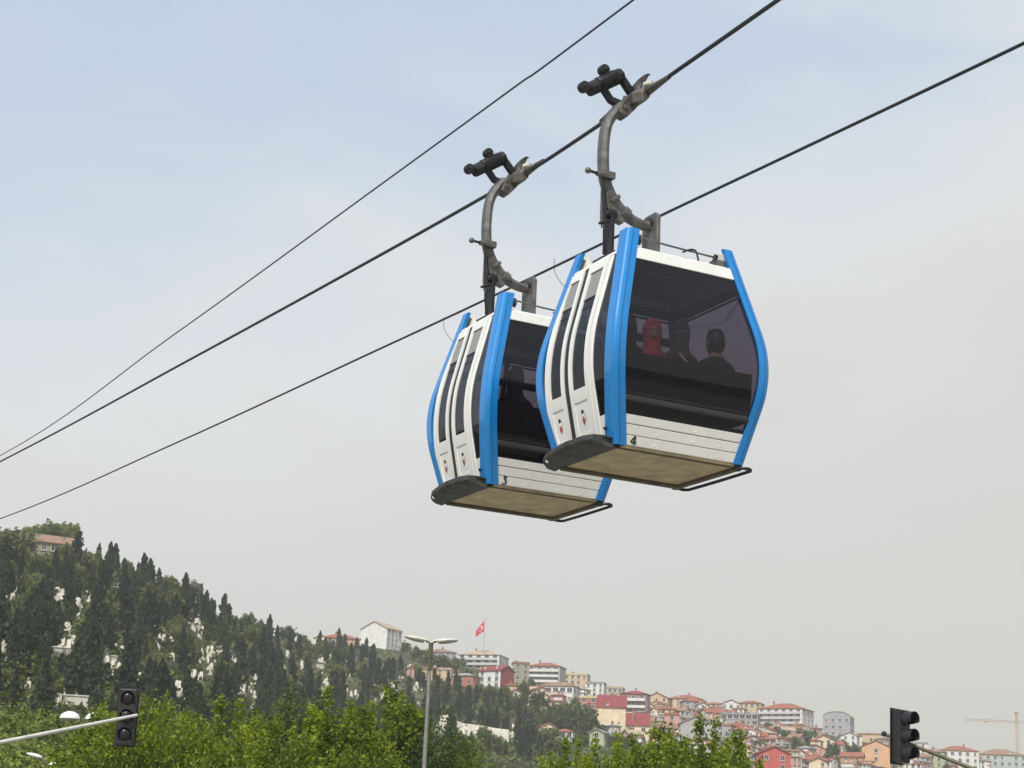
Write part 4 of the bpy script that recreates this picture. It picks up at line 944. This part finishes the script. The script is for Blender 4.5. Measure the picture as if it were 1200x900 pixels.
    b = MB(); b.loft([[(-.50, y, zr - .24), (-.40, y, zr - .27), (-.28, y, zr - .13), (-.26, y, zr + .02), (-.33, y, zr + .05), (-.46, y, zr - .10)] for y in (-.075, .075)]); gb = b.build('grip_body', m_grip, o, bevel=.015)
    for c in ((-.43, zr - .17), (-.35, zr - .06), (-.31, zr + .01)):
        b = MB(); b.tube([(c[0], -.095, c[1]), (c[0], .095, c[1])], .026, 6); b.build('bolt', m_steel, gb, bevel=.003, seg=1)
    for y in (-.12, .02, .16):
        b = MB(); b.tube([(R_ - .05, y, zr + .04), (R_ - .05, y, zr + .085)], .022, 6); b.build('bolt', m_steel, gp, bevel=.003, seg=1)
    # thin bent rope guides at both ends of the jaw
    for sg in (-1, 1):
        b = MB(); rg_ = []
        for i in range(9):
            t = i / 8
            if sg < 0: y = .02 - .30 * t; x = R_ - .09 + .06 * t; zt = zr + .05 + .13 * math.sin(.2 + t * 1.6); zb = zr + .02 + .12 * t ** 2.4
            else: y = .22 + .46 * t; x = R_ - .09 + .03 * t; zt = zr + .03 - .03 * t; zb = zr - .09 - .02 * t
            if t > .85: zb = zb + (zt - zb) * .6
            rg_.append([(x - .006, y, zb), (x + .008, y, zb), (x + .030, y, (zb + zt) / 2), (x + .010, y, zt), (x - .004, y, zt), (x + .016, y, (zb + zt) / 2)])
        b.loft(rg_); b.build('rope_guide', m_steel, gp, smooth=True)
    b = MB(); b.tube([(R_ + .0, -.31, zr + .06), (R_ - .03, -.21, zr + .075)], .03, 10); b.build('guide_roller', m_cream, gp, smooth=True)
    # spring lever with its rollers
    p0, p1 = Vector((-.835, -.02, zr - .045)), Vector((-.495, -.02, zr + .195))
    d_ = (p1 - p0).normalized()
    b = MB(); b.tube([p0 - d_ * .02, p0 + d_ * .12], .078, 8); b.tube([p0 + d_ * .12, p1], .045, 12); b.tube([p1 - d_ * .03, p1 + d_ * .04], .080, 8); sp = b.build('spring_housing', m_dark, o, bevel=.008, seg=1)
    b = MB(); coil(b, p0 + d_ * .13, p1 - d_ * .02, .070, .017, 8); b.build('spring', m_dark, sp, smooth=True)
    b = MB(); b.box(-.06, .06, -.035, .035, -.02, .24, T=Matrix.Translation(p0 + d_ * .05) @ d_.to_track_quat('Z', 'Y').to_matrix().to_4x4()); b.build('spring_cradle', m_dark, sp, bevel=.006, seg=1)
    b = MB(); b.tube([p1 + d_ * .02, (-.42, -.02, zr + .14), (-.34, -.02, zr + .05), (-.30, 0, zr + .02)], [.045, .05, .05, .055], 8); b.build('grip_lever', m_dark, o, bevel=.004, seg=1)
    b = MB(); b.tube([p0 + d_ * .18 + Vector((.03, .02, -.05)), (-.56, .02, zr - .08), (-.45, 0, zr - .12)], [.045, .045, .055], 8); b.build('grip_lever', m_dark, o, bevel=.004, seg=1)
    for c in ((-.925, -.05, zr - .055), (-.675, -.02, zr + .215)):
        b = MB(); b.tube([(c[0], c[1] - .045, c[2]), (c[0], c[1] + .045, c[2])], .058, 18); b.tube([(c[0], c[1] - .06, c[2]), (c[0], c[1] + .06, c[2])], .026, 10); ro = b.build('grip_roller', m_dark, o, bevel=.010)
        q = Vector(c); b = MB(); tgt = p0 + d_ * (.02 if c[0] < -.9 else .20); b.tube([q, tgt], .028, 8); b.build('roller_axle', m_dark, ro)
    return o

make_gondola(CAB4, '4', 3.951, 'blue and white gondola cabin with black number 4 and several passengers')
make_gondola(CAB3, '3', 3.911, 'blue and white gondola cabin with black number 3 behind the other cabin')

# ------------------------------------------------------------------ passengers
m_skin = mat('skin', (0.42, 0.26, 0.18), .6, var=.06); m_lip = mat('lips', (0.25, 0.10, 0.08), .6); m_hair = mat('dark_hair', (0.012, 0.010, 0.009), .5, var=.3, scale=60)
CL_ = {'dark': mat('dark_wool_coat', (0.022, 0.021, 0.024), .9, var=.25, scale=30), 'grey': mat('grey_patterned_coat', (0.07, 0.065, 0.065), .9, var=.6, scale=25), 'pink': mat('pink_cotton_wrap', (0.60, 0.07, 0.11), .9, var=.15, scale=12), 'brown': mat('brown_jacket', (0.05, 0.035, 0.028), .9, var=.25, scale=25), 'trousers': mat('dark_trousers', (0.015, 0.015, 0.02), .9, var=.2)}
def skin_mesh(verts, edges, sub=2):
    me = bpy.data.meshes.new('skin_src'); me.from_pydata([v[0] for v in verts], edges, []); me.update()
    t = bpy.data.objects.new('skin_src', me); COL.objects.link(t)
    md_ = t.modifiers.new('skin', 'SKIN'); md_.use_smooth_shade = True
    for i, v in enumerate(verts):
        sv = me.skin_vertices[0].data[i]; sv.radius = v[1] if isinstance(v[1], tuple) else (v[1], v[1]); sv.use_root = (i == 0)
    s = t.modifiers.new('sub', 'SUBSURF'); s.levels = sub; s.render_levels = sub
    bpy.context.view_layer.update(); r_ = bpy.data.meshes.new_from_object(t.evaluated_get(bpy.context.evaluated_depsgraph_get())); bpy.data.objects.remove(t); return r_

def person(cab, x, facing, coat, head, label, turn=0.0, k=1.0, lean=0.0, look=0.0):
    """seated on the bench against the front window (y = -0.55); facing +1 looks away into the cabin"""
    o = empty('person', cab + ND * x + CD * (-.47) + Vector((0, 0, .47)), YAW + (0 if facing > 0 else math.pi) + turn, label, 'person'); o.scale = (k, k, k)
    V_ = []; E_ = []
    def v(p, r_, par=None):
        V_.append((p, r_)); i = len(V_) - 1
        if par is not None: E_.append((par, i))
        return i
    pel = v((0, 0, .10), (.15, .11)); w_ = v((0, .01, .27), (.14, .10), pel); ch = v((0, .02 + lean, .42), (.165, .11), w_); sh = v((0, .02 + lean, .52), (.13, .085), ch); nk = v((0, .03 + lean, .61), (.05, .05), sh)
    h1 = v((0, .05 + lean, .68), (.062, .075), nk); h2 = v((0, .055 + lean, .77), (.074, .092), h1); v((0, .05 + lean, .845), (.055, .07), h2)
    if head == 'hair': v((0, .155 + lean, .735), (.012, .014), h2)      # nose
    hands = []
    for s in (-1, 1):
        th = v((s * .09, .10, .08), (.082, .078), pel); kn = v((s * .11, .42, .07), (.062, .06), th); an = v((s * .11, .44, -.33), (.042, .045), kn); v((s * .12, .56, -.385), (.04, .028), an)
        sj = v((s * .18, .02 + lean, .50), (.058, .06), sh); el = v((s * .225, .06, .25), (.045, .045), sj); wr = v((s * .10, .26, .19), (.030, .028), el); pm = v((s * .045, .31, .175), (.036, .018), wr)
        for j, (dx, ln) in enumerate(((-.024, .055), (-.008, .065), (.008, .062), (.024, .050))):
            f0 = v((s * .02 + dx * .9, .345, .172), .0095, pm); v((s * .01 + dx, .345 + ln * .8, .160), .008, f0)
        t0 = v((s * .035, .29, .20), .011, pm); v((s * .01, .315, .205), .009, t0)
    me = skin_mesh(V_, E_, 1)
    me.materials.append(CL_[coat]); me.materials.append(m_skin); me.materials.append(CL_['trousers'])
    for p in me.polygons:
        c = p.center
        p.material_index = 1 if (c.z > .60 or (c.y > .285 and .14 < c.z < .24)) else (2 if c.z < .14 else 0)
    b_ = link('body', me, None, o)
    # head covering or hair
    q = MB(); rings = []
    if head in ('pink', 'grey', 'dark'):
        for z, rx, ry, cy in ((.50, .150, .12, .02), (.56, .105, .10, .03), (.64, .085, .09, .035), (.72, .098, .105, .035), (.79, .100, .108, .04), (.86, .082, .09, .035), (.905, .045, .05, .03), (.915, .01, .01, .03)):
            rings.append([(rx * math.sin(t) * (1 + .03 * math.sin(5 * t)), cy + lean + ry * -math.cos(t) * (.72 if (math.cos(t) < -.4 and .66 < z < .84) else 1.0), z) for t in (2 * math.pi * i / 20 for i in range(20))])
        q.loft(rings); q.build('headscarf', CL_[head], o, smooth=True)
        fc = MB(); fc.ball((0, .105 + lean, .745), .055, 12, 8, sc=(1.0, .5, 1.35)); fc.build('face', m_skin, o, smooth=True)
    else:
        for z, rx, ry, cy in ((.66, .055, .03, -.01), (.70, .082, .07, .01), (.76, .090, .092, .025), (.82, .085, .095, .035), (.87, .062, .075, .04), (.892, .02, .03, .04)):
            rings.append([(rx * math.sin(t) * (1 + .04 * math.sin(7 * t + z * 30)), cy + lean + ry * -math.cos(t), z) for t in (2 * math.pi * i / 18 for i in range(18))])
        q.loft(rings); q.build('hair', m_hair, o, smooth=True)
        for s in (-1, 1):
            e2 = MB(); e2.ball((s * .086, .045 + lean, .735), .025, 8, 6, sc=(.45, .8, 1.2)); e2.build('ear', m_skin, o, smooth=True)
    for s in (-1, 1):
        e2 = MB(); e2.ball((s * .032, .128 + lean, .765), .011, 8, 6); e2.build('eye', m_black, o)
    e2 = MB(); e2.ball((0, .13 + lean, .695), .02, 8, 6, sc=(1.2, .5, .35)); e2.build('mouth', m_lip, o)
    for c_ in o.children:                                   # turn the head parts towards what the person looks at
        if look and c_.name.split('.')[0] in ('headscarf', 'face', 'eye', 'mouth'):
            c_.matrix_local = Matrix.Translation((0, .035 + lean, 0)) @ Matrix.Rotation(look, 4, 'Z') @ Matrix.Translation((0, -.035 - lean, 0))
    return o
person(CAB4, .50, 1, 'dark', 'hair', 'passenger in dark coat with short dark hair, seated by the far pillar in cabin 4', .1, 1.06)
pp = person(CAB4, .07, 1, 'grey', 'grey', 'passenger in grey patterned coat and headscarf with pale bag strap, cabin 4', .15, 1.06)
b = MB(); b.loft([[(x_ - .014, y_, z_), (x_ + .014, y_, z_ + .01), (x_ + .014, y_ - .01, z_ + .012), (x_ - .014, y_ - .01, z_)] for x_, y_, z_ in ((-.10, -.075, .52), (0, -.105, .42), (.10, -.108, .30), (.15, -.10, .2))]); b.build('bag_strap', m_cream, pp)
person(CAB4, -.25, 1, 'pink', 'pink', 'passenger in bright pink headscarf and wrap seen through the cabin 4 window', .3, 1.0, .0, 2.5)
person(CAB4, -.56, 1, 'brown', 'dark', 'passenger in dark headscarf tucked behind the near blue pillar of cabin 4', -.2, 1.0)
person(CAB3, -.38, 1, 'dark', 'dark', 'single passenger in dark headscarf silhouetted in the cabin 3 window', .1, 1.04)

# ------------------------------------------------------------------ street furniture
m_pole = dirty(mat('galvanised_pole', (0.24, 0.235, 0.215), .55, .2, var=.12, scale=5), amount=.3, scale=(4, 4, 1))
m_lampbody = mat('lamp_housing_paint', (0.50, 0.47, 0.38), .5, var=.12)
m_lampglass = mat('milky_lamp_bowl', (0.52, 0.50, 0.43), .35, var=.05)
m_sig = mat('black_signal_housing', (0.014, 0.014, 0.015), .5, var=.3, scale=12)
m_lens = mat('unlit_signal_lens', (0.05, 0.045, 0.04), .15, var=.3, spec=.8)
m_lens_d = {c: mat('unlit_%s_lens' % c, v_, .3, var=.2, spec=.4) for c, v_ in (('red', (.012, .007, .007)), ('amber', (.012, .010, .007)), ('green', (.006, .010, .009)))}
m_dome = mat('white_dome_lamp', (0.78, 0.78, 0.75), .3, var=.05)
m_armw = dirty(mat('pale_painted_arm', (0.42, 0.42, 0.39), .5, .1, var=.1, scale=5), amount=.3, scale=(4, 4, 1))
m_arm_d = mat('weathered_signal_arm', (0.11, 0.10, 0.06), .5, .3, var=.2)

# twin-headed street lamp
hd = 63.0; tp = at(505, 757, hd)
sl = empty('street_lamp', (tp.x, tp.y, 0), 0.0, 'tall grey street lamp with two spread lamp heads over the trees', 'street lamp')
b = MB(); b.tube([(0, 0, -.2), (0, 0, 1.2), (0, 0, tp.z)], [.12, .105, .055], 14); b.build('pole', m_pole, sl, smooth=True)
b = MB(); b.tube([(0, 0, tp.z - .9), (0, 0, tp.z + .12)], [.075, .085], 12); b.build('pole_cap', m_arm_d, sl, smooth=True)
b = MB(); b.tube([(0, 0, -.02), (0, 0, .04)], .28, 16); b.build('base_plate', m_pole, sl)
for sg, tilt, ln in ((-1, .16, .92), (1, .10, .90)):
    T = Matrix.Translation((sg * .08, 0, tp.z + .12)) @ Matrix.Rotation(-sg * tilt, 4, 'Y')
    rings = []; low = []
    for i in range(11):
        t = i / 10; x = sg * (ln * t); w = .17 * math.sin(math.pi * (.10 + .84 * t)) ** .6; h_ = .10 * math.sin(math.pi * (.12 + .80 * t)) ** .7
        rings.append([tuple(T @ Vector((x, w * math.cos(a), (h_ if math.sin(a) > 0 else .02) * math.sin(a) + .05))) for a in (2 * math.pi * k / 14 for k in range(14))])
        low.append([tuple(T @ Vector((x, .92 * w * math.cos(a), (.02 if math.sin(a) > 0 else h_ * .95) * math.sin(a) + .035))) for a in (2 * math.pi * k / 14 for k in range(14))])
    b = MB(); b.loft(rings); hd_ = b.build('lamp_head', m_lampglass if sg < 0 else m_lampglass, sl, smooth=True)
    b = MB(); b.loft(low[2:]); b.build('lamp_bowl', m_lampbody, hd_, smooth=True)
    b = MB(); b.tube([tuple(T @ Vector((-sg * .10, 0, .0))), tuple(T @ Vector((sg * .12, 0, .05)))], .05, 10); b.build('lamp_arm', m_lampbody, sl, smooth=True)

# dome lamps at the lower left
def dome_lamp(px_c, py, hd, spread, rad, label, single=False):
    tp = at(px_c, py, hd); o = empty('dome_lamp', (tp.x, tp.y, 0), 0, label, 'street lamp')
    b = MB(); b.tube([(0, 0, -.2), (0, 0, tp.z - .25)], [.09, .05], 10); b.build('pole', m_arm_d, o, smooth=True)
    for s in ((-1, 1)):
        x = s * spread; b = MB(); b.tube(smooth_path([(0, 0, tp.z - .45), (x * .5, 0, tp.z - .30), (x, 0, tp.z - .12)], 4), .025, 8); b.build('lamp_arm', m_arm_d, o, smooth=True)
        rg_ = [[(x + rad * math.cos(e_) * math.cos(t), rad * math.cos(e_) * math.sin(t), tp.z - .05 + rad * .72 * math.sin(e_)) for t in (2 * math.pi * k / 18 for k in range(18))] for e_ in (0, .25, .5, .8, 1.1, 1.35, 1.52)]
        b = MB(); b.loft(rg_); dm = b.build('dome', m_dome, o, smooth=True)
        b = MB(); b.tube([(x, 0, tp.z - .14), (x, 0, tp.z - .052)], [rad * .5, rad * .93], 18); b.build('dome_rim', m_lampbody, dm)
    return o
dome_lamp(97, 841, 60, .43, .34, 'pair of white dome lamps on a dark pole under the signal arm')
dome_lamp(76, 896, 66, .34, .28, 'lower pair of white dome lamps beyond the shrubs')
tp = at(39, 887, 58); o = empty('small_street_lamp', (tp.x + .5, tp.y, 0), 0, 'single pale cobra-head street lamp among the shrubs', 'street lamp')
b = MB(); b.tube(smooth_path([(0, 0, -.2), (0, 0, tp.z - .6), (-.08, 0, tp.z - .2), (-.3, 0, tp.z)], 4), .04, 8); b.build('pole', m_arm_d, o, smooth=True)
b = MB(); b.loft([[(-.22 - .5 * t, .10 * math.sin(math.pi * (.15 + .7 * t)) * math.cos(a), tp.z + .10 * t + .07 * math.sin(math.pi * (.15 + .75 * t)) * math.sin(a)) for a in (2 * math.pi * k / 12 for k in range(12))] for t in (0, .2, .4, .6, .8, 1)]); b.build('lamp_head', m_dome, o, smooth=True)

# traffic signals on mast arms
def signal_head(parent, T, visor=.16, hs=1.0):
    b = MB(); b.box(-.145, .145, -.09, .09, -.46, .46, T=T); hb = b.build('signal_housing', m_sig, parent, bevel=.02)
    b = MB(); b.box(-.175, .175, .04, .052, -.49, .49, T=T @ Matrix.Translation((0, .055, 0))); b.build('backing_board', m_sig, hb)
    for i, c in enumerate(('red', 'amber', 'green')):
        z = .30 - .30 * i
        b = MB(); rg_ = [[tuple(T @ Vector((r_ * math.cos(t), y, z + r_ * math.sin(t)))) for t in (2 * math.pi * k / 20 for k in range(20))] for r_, y in ((.11, -.088), (.105, -.10), (.08, -.118), (.04, -.128), (.005, -.13))]
        b.loft(rg_); b.build('lens', m_lens_d[c], hb, smooth=True)
        b = MB(); rg_ = []
        for y, g0 in ((-.089, 0), (-.089 - visor * .5, .25), (-.089 - visor, .7)):
            arc = [(-.25 * math.pi + g0 * .5) + (1.5 * math.pi - g0) * k / 18 for k in range(19)]
            rg_.append([tuple(T @ Vector((r_ * math.cos(t), y, z + r_ * math.sin(t)))) for r_, ts in ((.128, arc), (.120, arc[::-1])) for t in ts])
        b.loft(rg_); b.build('visor', m_sig, hb)
    return hb
# left signal
hdL = 30.0; c = at(148.5, 840, hdL)
o = empty('traffic_signal', (0, 0, 0), 0, 'black three-lens traffic signal hung in front of the leafy tree on a pale arm', 'traffic light')
mast = at(-190, 905, hdL); o.location = (mast.x, mast.y, 0)
L0 = Vector((mast.x, mast.y, 0))
T = Matrix.Translation(c - L0) @ Matrix.Rotation(math.radians(8), 4, 'Z') @ Matrix.Rotation(math.radians(-1), 4, 'Y')
signal_head(o, T, visor=.06)
e0 = at(161, 838, hdL - .20) - L0; e1 = at(0, 870, hdL - .20) - L0; d_ = (e1 - e0); e2 = e0 + d_ * 2.05
b = MB(); b.tube(smooth_path([e0 + (c - L0) * 0, e1, e2, Vector((0, -.2, e2.z - 1.2)), Vector((0, -.2, -.2))], 6), [.027 + .03 * i / 24 for i in range(25)], 12); b.build('mast_arm', m_armw, o, smooth=True)
b = MB(); b.tube([Vector((0, -.2, -.02)), Vector((0, -.2, .05))], .22, 16); b.build('base_plate', m_pole, o)
b = MB(); q = c - L0; b.box(q.x - .05, q.x + .05, q.y - .20, q.y - .06, q.z - .02, q.z + .06); b.build('arm_clamp', m_sig, o, bevel=.008)
# right signal
hdR = 31.5; c = at(1056, 863, hdR); mast = at(1330, 990, hdR)
o = empty('traffic_signal', (mast.x, mast.y, 0), 0, 'black hooded traffic signal turned sideways on a dark arm before the far houses', 'traffic light'); L0 = Vector((mast.x, mast.y, 0))
T = Matrix.Translation(c - L0) @ Matrix.Rotation(math.radians(38), 4, 'Z') @ Matrix.Rotation(math.radians(1.5), 4, 'Y')
signal_head(o, T, visor=.22)
e0 = at(1036, 860, hdR + .25) - L0; e1 = at(1140, 901, hdR + .22) - L0; d_ = e1 - e0; e2 = e0 + d_ * 2.3
b = MB(); b.tube(smooth_path([e0, e1, e2, Vector((0, .2, e2.z - 1.0)), Vector((0, .2, -.2))], 6), [.030 + .03 * i / 24 for i in range(25)], 12); b.build('mast_arm', m_arm_d, o, smooth=True)
b = MB(); b.ball(e0, .05, 10, 8); b.build('arm_cap', m_sig, o, smooth=True)
b = MB(); b.tube([Vector((0, .2, -.02)), Vector((0, .2, .05))], .22, 16); b.build('base_plate', m_pole, o)
b = MB(); q = c - L0; b.tube([q, q + Vector((.02, .25, .0))], .04, 8); b.build('arm_clamp', m_sig, o)

# ------------------------------------------------------------------ haze
b = MB(); b.box(-3100, 3100, -3100, 3100, -9, 150); me = b.mesh('haze')
hm = bpy.data.materials.new('haze_air'); hm.use_nodes = True; t = hm.node_tree; t.nodes.clear()
ho = t.nodes.new('ShaderNodeOutputMaterial'); pv = t.nodes.new('ShaderNodeVolumePrincipled')
pv.inputs['Color'].default_value = (0.94, 0.92, 0.89, 1); pv.inputs['Density'].default_value = 0.00026; pv.inputs['Anisotropy'].default_value = 0.25
t.links.new(pv.outputs[0], ho.inputs['Volume'])
hz_o = link('haze', me, hm); hz_o['kind'] = 'stuff'; tag(hz_o, 'pale grey haze hanging over the far hillside', 'haze')
